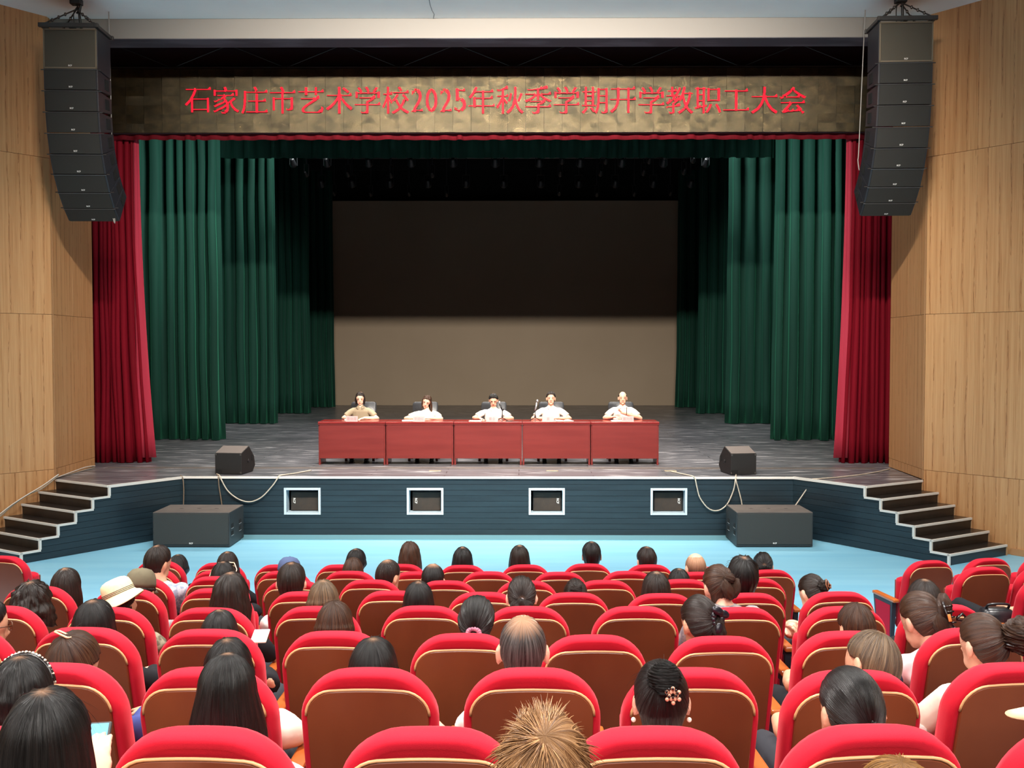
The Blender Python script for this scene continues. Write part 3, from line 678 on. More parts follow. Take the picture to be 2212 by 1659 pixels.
for i, (px_, lean, lab) in enumerate(((1085, -1, 'silver microphone on a black tripod stand before the writing speaker'), (1156, 1, 'silver microphone on a black tripod stand before the forward-looking speaker'))):
    p = atY(px_, 905, TY + .13); t = thing('table_microphone', lab, 'microphone', (p.x, TY + .13, TZ), 0, 'table microphones')
    b = MB()
    for a in (.5, 2.6, 4.7): b.tube([(0, 0, .07), (.11 * math.cos(a), .09 * math.sin(a), .005)], .006, 6)
    b.build('tripod', BLKM, t)
    b = MB(); b.tube([(0, 0, .06), (0, 0, .19)], .008, 8); b.lathe([(.014, .07), (.016, .08), (.014, .10)], 10); b.build('stem', BLKM, t, True)
    top = Vector((lean * -.02 if i else -.05, -.0 if i else .02, .36 if i else .33)); c = Vector((0, 0, .19))
    if i: top = Vector((.04, .02, .36))
    b = MB(); b.tube([c, c.lerp(top, .8)], [.012, .018], 10); b.build('handle', SILV if i else BLKM, t, True)
    b = MB(); b.ell(top, (.022, .022, .026)); b.build('grille', SILV, t, True)
    b = MB(); b.tube([c + Vector((.0, 0, -.01)), c + Vector((.03, 0, .03))], .012, 8); b.build('clip', BLKM, t)
# ---------------------------------------------------------------- subwoofers, wedges
def sub(side):
    if side < 0: x0, x1, Y = atY(330, 1150, 14.88).x, atY(496, 1150, 14.88).x, 14.88
    else: x0, x1, Y = atY(1591, 1150, 14.95).x, atY(1756, 1150, 14.95).x, 14.95
    w_ = x1 - x0; t = thing('subwoofer', 'large black subwoofer box on the blue floor at the %s end of the stage front' % ('left' if side < 0 else 'right'), 'loudspeaker', ((x0 + x1) / 2, Y, 0), 0, 'subwoofers before the stage')
    hh = .515; dp = .77
    b = MB(); b.box((0, dp / 2, hh / 2 + .012), (w_, dp, hh), bev=.008); b.build('cabinet', mat('cabinet_black', (52, 55, 57), .5, .45, bump=.2, bscale=150), t)
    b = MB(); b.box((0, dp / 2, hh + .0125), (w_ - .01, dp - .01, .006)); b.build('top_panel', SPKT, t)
    b = MB(); b.box((0, -.006, hh / 2 + .02), (w_ - .03, .014, hh - .05), bev=.004); b.build('grille', mat('sub_grille', (56, 59, 58), .6, .35, bump=.4, bscale=350), t)
    b = MB(); b.box((0, dp / 2, .006), (w_ - .06, dp - .06, .012)); b.build('base', SPK, t)
    for fx in (-.27, 0, .27):
        b = MB(); b.prism([(-.035, .0), (0, .018), (.035, 0), (0, -.018)], 'z', hh + .0125, hh + .017); o = b.build('recess_mark', mat('dark_recess', (40, 34, 32), .8), t); o.location = (fx, dp / 2, 0)
    hx = w_ / 2 * (1 if side < 0 else -1)
    for fy in (.14, .56):
        for fz in (.20, .31):
            b = MB(); b.box((hx, fy, fz), (.008, .11, .062)); b.build('handle_slot', mat('slot_black', (6, 6, 7), .9), t)
            b = MB(); b.box((hx + math.copysign(.004, hx), fy, fz - .037), (.01, .11, .010)); b.build('handle_lip', mat('grey_lip', (130, 134, 138), .4), t)
    logo(t, (.0 if side > 0 else .0, -.0145, .065), .032)
sub(-1); sub(1)
def wedge(pxl, pxr, side, rz):
    Yw = 16.12; xl, xr = atY(pxl, 1000, Yw).x, atY(pxr, 1000, Yw).x
    t = thing('monitor_wedge', 'black wedge stage monitor on the stage edge, %s of the tables' % ('left' if side < 0 else 'right'), 'loudspeaker', ((xl + xr) / 2, Yw, S), rz, 'stage monitor wedges')
    w_ = (xr - xl) / 2 / math.cos(rz)
    prof = [(0, .006), (0, .345), (.30, .44), (.50, .26), (.54, .10), (.44, .006)]
    b = MB(); b.prism(prof, 'x', -w_, w_); b.build('cabinet', mat('wedge_black', (30, 29, 29), .5, .4, bump=.3, bscale=200), t, bevel=.006)
    b = MB(); M = Matrix.Rotation(0, 3, 'X'); b.prism([(.312, .43), (.495, .265), (.505, .275), (.325, .44)], 'x', -w_ + .02, w_ - .02); b.build('grille', SPKM, t)
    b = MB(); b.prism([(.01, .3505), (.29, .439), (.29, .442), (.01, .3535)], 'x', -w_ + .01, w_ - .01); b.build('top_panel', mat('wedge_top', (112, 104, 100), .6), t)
    for sx in (-1, 1):
        for z in (.03, .325):
            b = MB(); b.box((sx * (w_ - .015), -.002, z), (.03, .012, .03), bev=.004); b.build('corner_protector', mat('metal_corner', (90, 88, 86), .3, metal=.6), t)
        b = MB(); b.lathe([(.03, 0), (.03, .008), (.022, .012)], 14, Matrix.Rotation(sx * PI / 2, 3, 'Y')); o = b.build('pole_cup', BLKM, t, True); o.location = (sx * w_, .27, .2)
        b = MB(); b.box((sx * (w_ + .001), .42, .24), (.008, .035, .1)); b.build('side_handle', mat('slot_black', (6, 6, 7), .9), t)
    b = MB(); b.box((-w_ + .065, -.002, .045), (.10, .014, .07)); b.build('connector_recess', mat('slot_black', (6, 6, 7), .9), t)
wedge(463, 523, -1, -.15); wedge(1578, 1635, 1, .17)
# ---------------------------------------------------------------- cables
CAB = mat('cable_grey', (196, 186, 170), .5); CABD = mat('cable_tan', (120, 104, 88), .6)
def smooth_path(pts, k=8):
    P = [Vector(p) for p in pts]; out = []
    for i in range(len(P) - 1):
        a, b_, c, d = P[max(i - 1, 0)], P[i], P[i + 1], P[min(i + 2, len(P) - 1)]
        for j in range(k):
            t = j / k; out.append(.5 * ((2 * b_) + (c - a) * t + (2 * a - 5 * b_ + 4 * c - d) * t * t + (3 * b_ - a - 3 * c + d) * t ** 3))
    return out + [P[-1]]
def cable(name, label, pts, r=.011, m=CAB):
    b = MB(); b.tube(smooth_path(pts), r, 6); o = b.build(name, m, None, True); tag(o, label, 'cable'); return o
FY = 15.85
def fp(x, y, Y=FY): return atY(x, y, Y)
def gp(x, y): q = atZ(x, y, S + .012); return q
cable('audio_cable', 'pale cable looping over the stage front from the left monitor wedge', [gp(468, 1024), gp(474, 1027), fp(477, 1034), fp(492, 1060), fp(515, 1078), fp(540, 1084), fp(565, 1074), fp(588, 1050), fp(600, 1033), gp(606, 1027), gp(640, 1022), gp(672, 1016)])
cable('audio_cable', 'tan cable dropping from the left wedge behind the left subwoofer', [gp(470, 1026), fp(472, 1033), fp(473, 1050), fp(477, 1075), fp(480, 1100), fp(481, 1130)], .010, CABD)
cable('audio_cable', 'tan cable hanging in the left corner of the stage front', [gp(390, 1027), fp(395, 1034, 15.83), fp(397, 1060, 15.83), fp(396, 1100, 15.83), fp(396, 1130, 15.83)], .010, CABD)
cable('audio_cable', 'pale cable looping over the stage front from the right monitor wedge', [gp(1590, 1024), fp(1589, 1034), fp(1584, 1060), fp(1570, 1090), fp(1550, 1103), fp(1530, 1098), fp(1512, 1075), fp(1505, 1050), fp(1501, 1033), gp(1494, 1028), gp(1470, 1023), gp(1448, 1018)])
cable('audio_cable', 'pale cable dropping from the right wedge behind the right subwoofer', [gp(1590, 1026), fp(1589, 1034), fp(1596, 1060), fp(1602, 1085), fp(1604, 1110)], .010, CAB)
cable('audio_cable', 'pale cable running from the right wall over the edge to the right subwoofer', [gp(1922, 1013), gp(1880, 1022), gp(1820, 1030), gp(1770, 1034), fp(1752, 1036, 15.70), fp(1745, 1052, 15.70), fp(1730, 1075, 15.68), fp(1716, 1095, 15.66)], .010, CAB)
# cable along the left wall, down the stairs
pl = [gp(204, 1010), gp(180, 1016), gp(120, 1033)]
b0 = Vector((mirror(-1, 6.74), 15.44, S + .03)); d0 = Vector((-.62, -.80, 0)).normalized()
dd = (Vector((mirror(-1, 6.8 + .8 * 1.5), 14.0)) - Vector((mirror(-1, 6.8), 15.5)))
for k in range(8):
    s = k / 7; pl.append(Vector((mirror(-1, 6.73 + .8 * 1.3 * s), 15.46 - 1.3 * s, S + .05 - .92 * s + .03 * math.sin(s * 30))))
cable('audio_cable', 'pale cable lying along the wall down the left stairs', pl, .012, CAB)
cable('audio_cable', 'second pale cable hugging the wall beside the left stairs', [q + Vector((.02, -.01, .03 + .02 * math.sin(i * 2.1))) for i, q in enumerate(pl)], .009, mat('cable_white', (226, 220, 208), .5))

# ---------------------------------------------------------------- line arrays
ASM = mat('array_side', (40, 42, 48), .5); STEEL = mat('rig_steel', (74, 70, 68), .4, metal=.5)
AFR = mat('array_frame', (118, 108, 92), .4, metal=.4)
def line_array(side):
    ytop = 62 if side < 0 else 51; Y0 = 14.5
    xl, xr = (atY(94, 100, Y0).x, atY(209, 100, Y0).x) if side < 0 else (atY(1899, 100, Y0).x, atY(2015, 100, Y0).x)
    cx = (xl + xr) / 2; w_ = (xr - xl); zt = atY(160, ytop, Y0).z
    sn = 'left' if side < 0 else 'right'
    t = thing('line_array', 'hanging curved stack of nine black loudspeakers at the %s of the stage' % sn, 'loudspeaker array', (cx, Y0, zt), side * -.04 , 'hanging line arrays')
    # boxes
    tilts = [0, 2, 5, 9, 15, 24, 33, 42, 50]; y = 0; z = 0; hs = [.58] + [.302] * 4 + [.298, .29, .28, .26]
    for i, (tl_, h) in enumerate(zip(tilts, hs)):
        a = math.radians(tl_); dz = -math.cos(a); dy = math.sin(a)
        hb = MB(); d = .52
        # local box: front face in the plane, top edge at (y,z)
        prof = [(0, 0), (0, -h + .008), (d, -h * (.86 if i else 1) + .0), (d, -h * (.14 if i else 0))]
        R = Matrix.Rotation(a, 3, 'X')
        hb.prism(prof, 'x', -w_ / 2, w_ / 2); o = hb.build('cabinet', ASM, t, bevel=.004); o.location = (0, y, z); o.rotation_euler = (a, 0, 0)
        gb = MB(); gb.box((0, -.006, -h / 2), (w_ - (.06 if i == 0 else .05), .012, h - (.06 if i == 0 else .025)))
        gb.build('grille', mat('array_mesh_warm', (70, 66, 56), .6, .4, bump=.4, bscale=260) if i == 0 else SPKM, o)
        if i == 0:
            fb = MB()
            for sx in (-1, 1): fb.box((sx * (w_ / 2 - .016), -.005, -h / 2), (.022, .016, h - .01))
            for zz in (-.012, -h + .018): fb.box((0, -.005, zz), (w_ - .01, .016, .022))
            fb.build('bezel', AFR, o)
        else:
            fb = MB(); fb.box((0, -.008, -.004), (w_ + .01, .01, .007)); fb.build('seam_rail', mat('rail_grey', (96, 96, 98), .4, metal=.4), o)
            for sx in (-1, 1):
                fb = MB(); fb.tube([(sx * w_ / 2, .02, -.004), (sx * (w_ / 2 + .045), .02, -.004)], .008, 6); fb.build('rigging_pin', STEEL, o)
                fb = MB(); fb.box((sx * (w_ / 2 + .004), .34, -h / 2), (.012, .14, h * .5)); fb.build('side_handle', mat('slot_black', (6, 6, 7), .9), o)
        logo(o, (0, -.0135, -h + .05), .030)
        y += h * dy; z += h * dz
    # bumper frame on top
    b = MB()
    for sx in (-1, 1): b.box((sx * w_ / 2, .25, .035), (.05, .66, .05))
    for yy in (-.05, .54): b.box((0, yy, .035), (w_ + .08, .05, .06))
    b.box((0, .25, .04), (.06, .6, .04)); b.build('top_frame', mat('frame_black', (48, 46, 45), .4), t, bevel=.005)
    apex = Vector((.0, .25, .36))
    for sx in (-1, 1):
        for yy in (-.03, .5):
            b = MB(); a = Vector((sx * (w_ / 2 - .03), yy, .06)); b.tube([a, apex], .011, 6)
            for k in (.25, .45, .65): b.ell(a.lerp(apex, k), (.02, .02, .028), 8, 6)
            b.build('sling', STEEL, t)
    b = MB(); b.tube([apex + Vector((0, 0, -.06)), apex + Vector((.03, 0, -.02)), apex + Vector((.02, 0, .04)), apex], .014, 6); b.ell(apex + Vector((0, 0, .11)), (.05, .04, .06)); b.build('hook', BLKM, t, True)
    top = TOP - .02 - zt
    for k, dx in enumerate((-.02, .03)):
        b = MB(); z = apex.z + .14; i = 0
        while z < top:
            b.tube([(apex.x + dx * .5 + (.011 if i % 2 else 0), apex.y + (0 if i % 2 else .011), z), (apex.x + dx * .5 - (.011 if i % 2 else 0), apex.y - (0 if i % 2 else .011), z), ], .006, 5); 
            b.tube([(apex.x + dx * .5, apex.y, z - .012), (apex.x + dx * .5, apex.y, z + .016)], .008, 5); z += .026; i += 1
        b.build('chain', STEEL, t)
    b = MB(); b.tube(smooth_path([(.05, .3, .06), (.035, .27, .3), (.06, .27, .5), (.03, .26, .75), (.04, .26, top)]), .02, 6); b.tube(smooth_path([(-.04, .3, .06), (-.05, .27, .3), (.02, .27, .45), (.06, .26, .7), (.05, .26, top)]), .008, 6); b.build('power_cable', BLKM, t, True)
    # motor at the ceiling
    b = MB(); b.box((apex.x, apex.y, top - .04), (.16, .12, .08), bev=.01); b.build('ceiling_anchor', BLKM, t)
line_array(-1); line_array(1)
for side, px_, pt, pb in ((-1, 235, 38, 480), (1, 1869, 26, 405)):
    Yc = 15.28; a = atY(px_, pt, Yc); c = atY(px_ + (9 if side < 0 else -14), pb - 80, Yc)
    b = MB(); a.z = TOP - .02
    pts = [a, a.lerp(c, .5), c]
    if side < 0: pts += [c + Vector((.02, 0, -.2)), c + Vector((-.015, 0, -.42)), c + Vector((.02, 0, -.58)), c + Vector((.01, 0, -.40)), c + Vector((-.02, 0, -.25))]
    else: pts += [c + Vector((-.01, 0, -.15)), c + Vector((.01, 0, -.3))]
    b.tube(smooth_path(pts, 5), .008, 6); tag(b.build('hanging_cable', mat('cable_dim', (150, 146, 142), .5), None, True), 'thin grey cable hanging from the ceiling beside the %s loudspeaker stack' % ('left' if side < 0 else 'right'), 'cable')
# ---------------------------------------------------------------- auditorium chairs
REDF = mat('red_fabric', (188, 18, 40), .8, .2, sheen=.4, sheen_tint=(255, 130, 140), col2=(196, 24, 46), nscale=3, bump=.12, bscale=500)
BACKW = mat('back_veneer', (112, 52, 32), .32, .5, col2=(138, 72, 43), nscale=1.0, stretch=(2.5, 1, 1.2), contrast=(.3, .75), coat=.15, rnd=6)
BEAD = mat('beech_bead', (218, 164, 116), .35, .5)
ARMW = mat('arm_wood', (172, 88, 36), .28, .5, col2=(188, 102, 46), nscale=3, stretch=(6, 1, 1), coat=.3)
STDM = mat('standard_dark', (40, 40, 50), .5); REDI = mat('red_inset', (176, 22, 52), .8, .2)
_ch = {}
def chair_meshes():
    if _ch: return
    # cushion of the back: rounded outline lofted through its thickness, then leant back
    w, z0, z1 = .224, .36, .985
    ol = rrect(w, z0, z1, .15, .04, 9, arch=.022, taper=.02); n = len(ol); zc = .70
    lean = math.tan(math.radians(15))
    def put(x, z, y): return (x, -.30 + y + (1.0 - z) * lean, z)
    secs = [(-.022, .006), (-.006, -.001), (.006, .006), (.013, .03), (.013, .07), (.004, .10), (-.03, .118), (-.09, .122)]
    v = []
    for off, y in secs:
        for x, z in ol:
            k = 1 + off / w; kz = 1 + off / .31
            v.append(put(x * k, zc + (z - zc) * kz, y))
    f = []
    for k in range(len(secs) - 1): f += [(k * n + j, k * n + (j + 1) % n, (k + 1) * n + (j + 1) % n, (k + 1) * n + j) for j in range(n)]
    f += [tuple(range(n - 1, -1, -1)), tuple((len(secs) - 1) * n + j for j in range(n))]
    b = MB(); b.add(v, f); me = b.mesh('backrest', (REDF,)); me.shade_smooth(); _ch['backrest'] = me
    # veneer panel on the rear face
    ol = rrect(.208, .26, .948, .085, .03, 7, arch=.014, taper=.02); n = len(ol); b = MB()
    v = [put(x * k, .6 + (z - .6) * k, y) for k, y in ((1, .004), (1, -.008), (.985, -.012)) for x, z in ol]
    f = []
    for k in range(2): f += [(k * n + j, (k + 1) * n + j, (k + 1) * n + (j + 1) % n, k * n + (j + 1) % n) for j in range(n)]
    f += [tuple(range(n)), tuple(2 * n + n - 1 - j for j in range(n))]
    b.add(v, f); _ch['back_panel'] = b.mesh('back_panel', (BACKW,))
    top = [q for q in ol if q[1] > .33]; i0 = max(range(len(ol)), key=lambda i: (ol[i][0] > 0) * 1 + (ol[i][1] < .36) * .0 - abs(ol[i][1] - .36) if ol[i][0] > 0 else -9)
    seq = [ol[(i0 + k) % n] for k in range(n)]; seq = [q for q in seq if q[1] > .32]
    b = MB(); b.tube([put(x * 1.012, z * 1.0 + .002, -.008) for x, z in seq], .0048, 6); me = b.mesh('bead', (BEAD,)); me.shade_smooth(); _ch['bead'] = me
    b = MB(); b.box((0, .07, .42), (.45, .46, .12), bev=.045); me = b.mesh('seat', (REDF,)); me.shade_smooth(); _ch['seat'] = me
    b = MB(); b.box((0, -.06, .62), (.44, .12, .42), bev=.045); me = b.mesh('seat', (REDF,)); me.shade_smooth(); _ch['seat_up'] = me
    b = MB(); b.box((0, .07, .345), (.40, .40, .03), bev=.008); _ch['seat_pan'] = b.mesh('seat_pan', (BACKW,))
    b = MB(); b.box((0, .012, .61), (.40, .02, .36), bev=.008); _ch['seat_pan_up'] = b.mesh('seat_pan', (BACKW,))
    b = MB(); b.box((0, .04, .625), (.062, .40, .032), bev=.010); me = b.mesh('armrest', (ARMW,)); _ch['armrest'] = me
    b = MB(); b.prism([(-.17, 0), (.17, 0), (.12, .10), (.21, .61), (-.14, .61), (-.10, .10)], 'x', -.02, .02); b.box((0, 0, .01), (.07, .34, .02)); _ch['side_frame'] = b.mesh('side_frame', (STDM,))
    b = MB(); b.prism([(-.10, .16), (.11, .16), (.17, .57), (-.10, .57)], 'x', -.023, .023); _ch['side_inset'] = b.mesh('side_inset', (REDI,))
def seat_pos(r, cx, ytop):
    p = atZ(cx, ytop, 1.0 + zf(r)); return p
def chair(r, cx, ytop, occ, label, both, rz=0, group=None):
    chair_meshes(); p = seat_pos(r, cx, ytop)
    off = Matrix.Rotation(rz, 3, 'Z') @ Vector((0, .20, 0))
    t = thing('auditorium_chair', label, 'chair', (p.x + off.x, p.y + off.y, zf(r)), rz, group)
    def part(nm, key=None, par=t, loc=(0, 0, 0)): o = link(nm, _ch[key or nm], None, par); o.location = loc; return o
    part('backrest'); bp = part('back_panel'); part('bead', par=bp)
    part('seat', 'seat' if occ else 'seat_up'); part('seat_pan', 'seat_pan' if occ else 'seat_pan_up')
    for sx in ((-.279, .279) if both else (-.279,)):
        s = part('side_frame', loc=(sx, .02, 0)); part('side_inset', par=s); part('armrest', par=t, loc=(sx, 0, 0))
    return t
CH = {
 1: [(15, 1203), (348, 1214), (478, 1218), (606, 1222), (737, 1222), (868, 1221), (1000, 1223), (1135, 1222), (1268, 1220), (1401, 1222), (1533, 1227), (1660, 1233), (2003, 1213), (2129, 1208), (2250, 1204)],
 2: [(330, 1230), (475, 1235), (616, 1236), (757, 1236), (902, 1237), (1055, 1237), (1208, 1238), (1355, 1236), (1505, 1238), (2119, 1227), (2248, 1226)],
 3: [(308, 1251), (471, 1248), (638, 1256), (802, 1255), (965, 1257), (1137, 1257), (1305, 1256), (1472, 1254), (1628, 1252), (2262, 1248)],
 4: [(88, 1269), (281, 1275), (470, 1274), (660, 1281), (851, 1279), (1045, 1282), (1237, 1283), (1427, 1285), (1615, 1284), (1807, 1281)],
 5: [(9, 1312), (240, 1315), (460, 1316), (688, 1313), (918, 1312), (1137, 1313), (1371, 1313), (1592, 1315), (1818, 1313), (2030, 1309)],
 6: [(-75, 1361), (190, 1359), (458, 1363), (727, 1367), (1003, 1372), (1280, 1375), (1553, 1378), (1825, 1367), (2090, 1360)],
 7: [(133, 1437), (456, 1446), (801, 1447), (1149, 1447), (1488, 1447), (1833, 1452), (2178, 1436)],
 8: [(-28, 1575), (448, 1575), (931, 1576), (1405, 1575), (1875, 1571), (2345, 1572)]}
# people: row, seat x, head x, head top y, hair width px, style, hair, shirt, lean forward, head turn, label
BLK, DBR, BRN, ASH, BLO, GRY = 'black', 'dark_brown', 'brown', 'ash_brown', 'blond', 'greying'
P = [
 (1, 348, 384, 1198, 44, 'bob', BLK, 'black', .1, 0, 'woman with a glossy black bob beside the short-haired blue-grey shirt wearer, front left'),
 (2, 475, 491, 1191, 50, 'long', DBR, 'black', .0, 0, 'woman with long dark hair directly ahead of the sunglasses wearer'),
 (1, 737, 769, 1185, 44, 'bob', BLK, 'white', .0, -.3, 'woman with dark side-swept hair, front row, ahead of the brown straight-haired woman'),
 (1, 868, 885, 1170, 50, 'wavy', BRN, 'white', .0, 0, 'woman with long wavy brown hair in the front row'),
 (1, 1000, 999, 1181, 48, 'long', BLK, 'grey', .0, 0, 'woman with straight jet-black hair and a thin centre parting, front row middle'),
 (1, 1135, 1122, 1177, 48, 'long', DBR, 'grey', .0, 0, 'woman with long smooth dark hair and no parting, front row, right of middle'),
 (1, 1268, 1278, 1170, 44, 'short', BLK, 'navy', .0, 0, 'man with thick short black hair and both ears showing in the front row'),
 (1, 1401, 1397, 1181, 46, 'short', DBR, 'navy', .0, .2, 'man with short side-combed dark hair and left ear showing, front row'),
 (1, 1660, 1648, 1191, 46, 'lowbun', BLK, 'white', .0, -.1, 'woman with black hair in a braided low bun, front row by the aisle'),
 (2, 616, 624, 1207, 50, 'short', DBR, 'denim', .15, 0, 'person in a denim blue cap with curly hair, mostly behind a dark-haired man'),
 (2, 757, 762, 1204, 50, 'long', BRN, 'white', .0, 0, 'woman with smooth brown straight hair in the second row'),
 (2, 1505, 1503, 1194, 46, 'bald', DBR, 'navy', .0, .15, 'man with a nearly shaved shiny scalp in the second row'),
 (3, 308, 341, 1178, 58, 'short', DBR, 'bluegrey', .0, -.5, 'person with short tousled dark hair and blue-grey patterned shirt turned to the right'),
 (3, 471, 482, 1213, 58, 'bob', BLK, 'black', .05, 0, 'woman with cream sunglasses pushed up on straight black hair'),
 (3, 802, 838, 1207, 56, 'buzz', DBR, 'white', .0, -.6, 'man with cropped hair and thinning crown turned to the right in the third row'),
 (3, 965, 935, 1218, 54, 'thin', BLK, 'grey', .1, 0, 'man with dark tousled hair and pale crown in the third row'),
 (3, 1472, 1467, 1228, 50, 'bob', BLK, 'white', .0, 0, 'woman with sleek black hair cut straight ahead of the long-haired woman, right of middle'),
 (4, 88, 141, 1226, 68, 'long', DBR, 'white', .0, 0, 'woman with long flat dark hair at the left end, just beside the blue floor'),
 (4, 281, 303, 1229, 66, 'cap', DBR, 'grey', .1, 0, 'person in an olive green cap at the left of the hall'),
 (4, 660, 629, 1215, 66, 'short', DBR, 'white', .0, .1, 'man with smooth dark hair combed forward, left of middle, fourth row'),
 (4, 1237, 1243, 1249, 54, 'tuft', DBR, 'white', .2, 0, 'person with small dark tuft of gathered hair low behind a fourth row chair'),
 (4, 1427, 1418, 1234, 70, 'long', DBR, 'white', .0, 0, 'woman with loose shoulder-length dark hair in the fourth row right of middle'),
 (4, 1615, 1605, 1203, 74, 'tousled', BLK, 'black', .0, 0, 'man with thick tousled black hair and flyaway strands by the right aisle'),
 (4, 1807, 1755, 1240, 60, 'claw', DBR, 'floral', .3, .4, 'woman with hair twisted up in a tan loop clip beside the aisle, floral blouse'),
 (5, 9, 66, 1260, 104, 'curly', DBR, 'paleblue', .0, 0, 'woman with bushy curly dark hair at the left edge'),
 (5, 240, 262, 1250, 84, 'sunhat', DBR, 'camo', .05, 0, 'person in a cream sun hat with dark band lines'),
 (5, 460, 497, 1237, 84, 'wavy', DBR, 'black', .05, -.1, 'woman with long loose wavy dark brown hair over her shoulders, fifth row left'),
 (5, 688, 698, 1253, 70, 'bob', ASH, 'white', .0, .1, 'woman with chin-length ash brown bob and white earring'),
 (5, 918, 904, 1255, 72, 'long', BLK, 'white', .0, 0, 'woman with glossy black hair parted to one side, fifth row middle'),
 (5, 1137, 1127, 1243, 68, 'pony', DBR, 'white', .0, 0, 'woman with dark hair gathered by a tiny jewelled clasp'),
 (5, 1592, 1552, 1218, 72, 'ponybun', BRN, 'greyshirt', .0, .3, 'woman with brown messy ponytail and grey patterned shirt, fifth row right'),
 (5, 2030, 1998, 1251, 84, 'long', DBR, 'black', .1, 0, 'woman with plain dark hair behind the claw-clip woman in pink'),
 (6, -75, -32, 1297, 84, 'short', BLK, 'white', .0, -.8, 'person with tortoiseshell glasses cut off by the left edge'),
 (6, 190, 201, 1295, 98, 'long', BLK, 'black', .0, 0, 'woman with sleek black hair and a pale parting in the sixth row left'),
 (6, 458, 473, 1318, 80, 'bob', BLK, 'black', .15, 0, 'woman with head bowed, black hair with pale centre parting, sixth row'),
 (6, 727, 722, 1298, 82, 'bob', BRN, 'white', .0, 0, 'woman with rounded warm brown bob, sixth row left of middle'),
 (6, 1003, 1030, 1287, 84, 'scrunchie', BLK, 'white', .0, -.1, 'woman with black hair tied low with a pink scrunchie'),
 (6, 1553, 1512, 1286, 86, 'blackbow', DBR, 'purple', .1, .35, 'woman with brown hair tied with a black satin bow'),
 (6, 1825, 1851, 1303, 80, 'short', BRN, 'navy', .05, .15, 'person with short warm brown hair and visible left ear, sixth row right'),
 (6, 2090, 1990, 1279, 92, 'clawclip', BRN, 'pink', .15, .4, 'woman in a pale pink top with highlighted hair in a black claw clip'),
 (7, 133, 155, 1364, 116, 'clip', BRN, 'navyblue', .1, -.35, 'woman in a navy top with a pale barrette in swept-back brown hair'),
 (7, 456, 492, 1379, 104, 'bob', BLK, 'cream', .0, 0, 'woman with greying black hair just ahead of the very long black hair, seventh row'),
 (7, 801, 806, 1378, 110, 'bob', BLK, 'white', .05, 0, 'woman with smooth collar-length black hair showing grey sheen, seventh row middle'),
 (7, 1149, 1129, 1327, 108, 'balding', GRY, 'white', .0, 0, 'man with greying hair and a bald crown in the middle of the hall'),
 (7, 1833, 1884, 1364, 132, 'short', ASH, 'white', .1, .5, 'person with short ash brown hair, head tilted, pale crown whorl'),
 (7, 2178, 2125, 1325, 98, 'highbun', BRN, 'cream', .0, .35, 'woman in a cream sweater with big fluffy brown bun'),
 (8, -28, 40, 1421, 142, 'headband', BLK, 'white', .15, .2, 'woman with beaded black and cream headband at the left edge'),
 (8, 448, 489, 1416, 150, 'vlong', BLK, 'whiteblouse', .0, 0, 'woman with very long straight black hair and white blouse, eighth row'),
 (8, 1405, 1428, 1428, 124, 'flowerbun', BLK, 'white', .0, 0, 'woman with black bun, jewelled flower clip and pearl earrings'),
 (8, 1875, 1840, 1441, 142, 'lowtail', BLK, 'blackpants', .0, .15, 'woman with black hair pulled into a low tail, left ear showing, eighth row right'),
 (8, 2345, 2300, 1440, 130, 'beigecap', DBR, 'white', .1, .5, 'person in a beige cap with wide brim at the right edge'),
 (9, 0, 96, 1488, 200, 'long', BLK, 'tan', .05, 0, 'woman with large dark head of hair holding a phone, bottom left corner'),
 (9, 1180, 1176, 1545, 222, 'spiky', BLO, 'black', .05, 0, 'person with spiky blond hair at the bottom middle'),
 (9, 1950, 1945, 1643, 205, 'short', 'golden', 'black', .05, 0, 'person with golden brown hair just peeking in at the bottom right'),
 (3, 2262, 2290, 1196, 56, 'short', DBR, 'navy', .0, .5, 'person in navy with black trousers and dark bag, seated at the right edge'),
]
occ = {(p[0], p[1]) for p in P}
rown = {1: 'front row', 2: 'second row', 3: 'third row', 4: 'fourth row', 5: 'fifth row', 6: 'sixth row', 7: 'seventh row', 8: 'eighth row'}
ordn = ['first', 'second', 'third', 'fourth', 'fifth', 'sixth', 'seventh', 'eighth', 'ninth', 'tenth', 'eleventh', 'twelfth', 'thirteenth', 'fourteenth', 'fifteenth', 'sixteenth']
for r, lst in CH.items():
    for k, (cx, yt) in enumerate(lst):
        e = (r, cx) in occ
        nxt = lst[k + 1][0] - cx if k + 1 < len(lst) else 9999; pitch = .56 * FPX / ROWY[r]
        rz = 0
        if cx > 1950 and r <= 3: rz = math.radians(9)
        elif cx < 60 and r == 1: rz = math.radians(-9)
        else: rz = -math.radians(3.2) * (cx - 1000) / 1100 * -1
        chair(r, cx, yt, e, '%s red auditorium chair, %s from the left in the %s' % ('occupied' if e else 'empty', ordn[k], rown[r]), nxt > pitch * 1.3, rz, 'auditorium chairs, ' + rown[r])

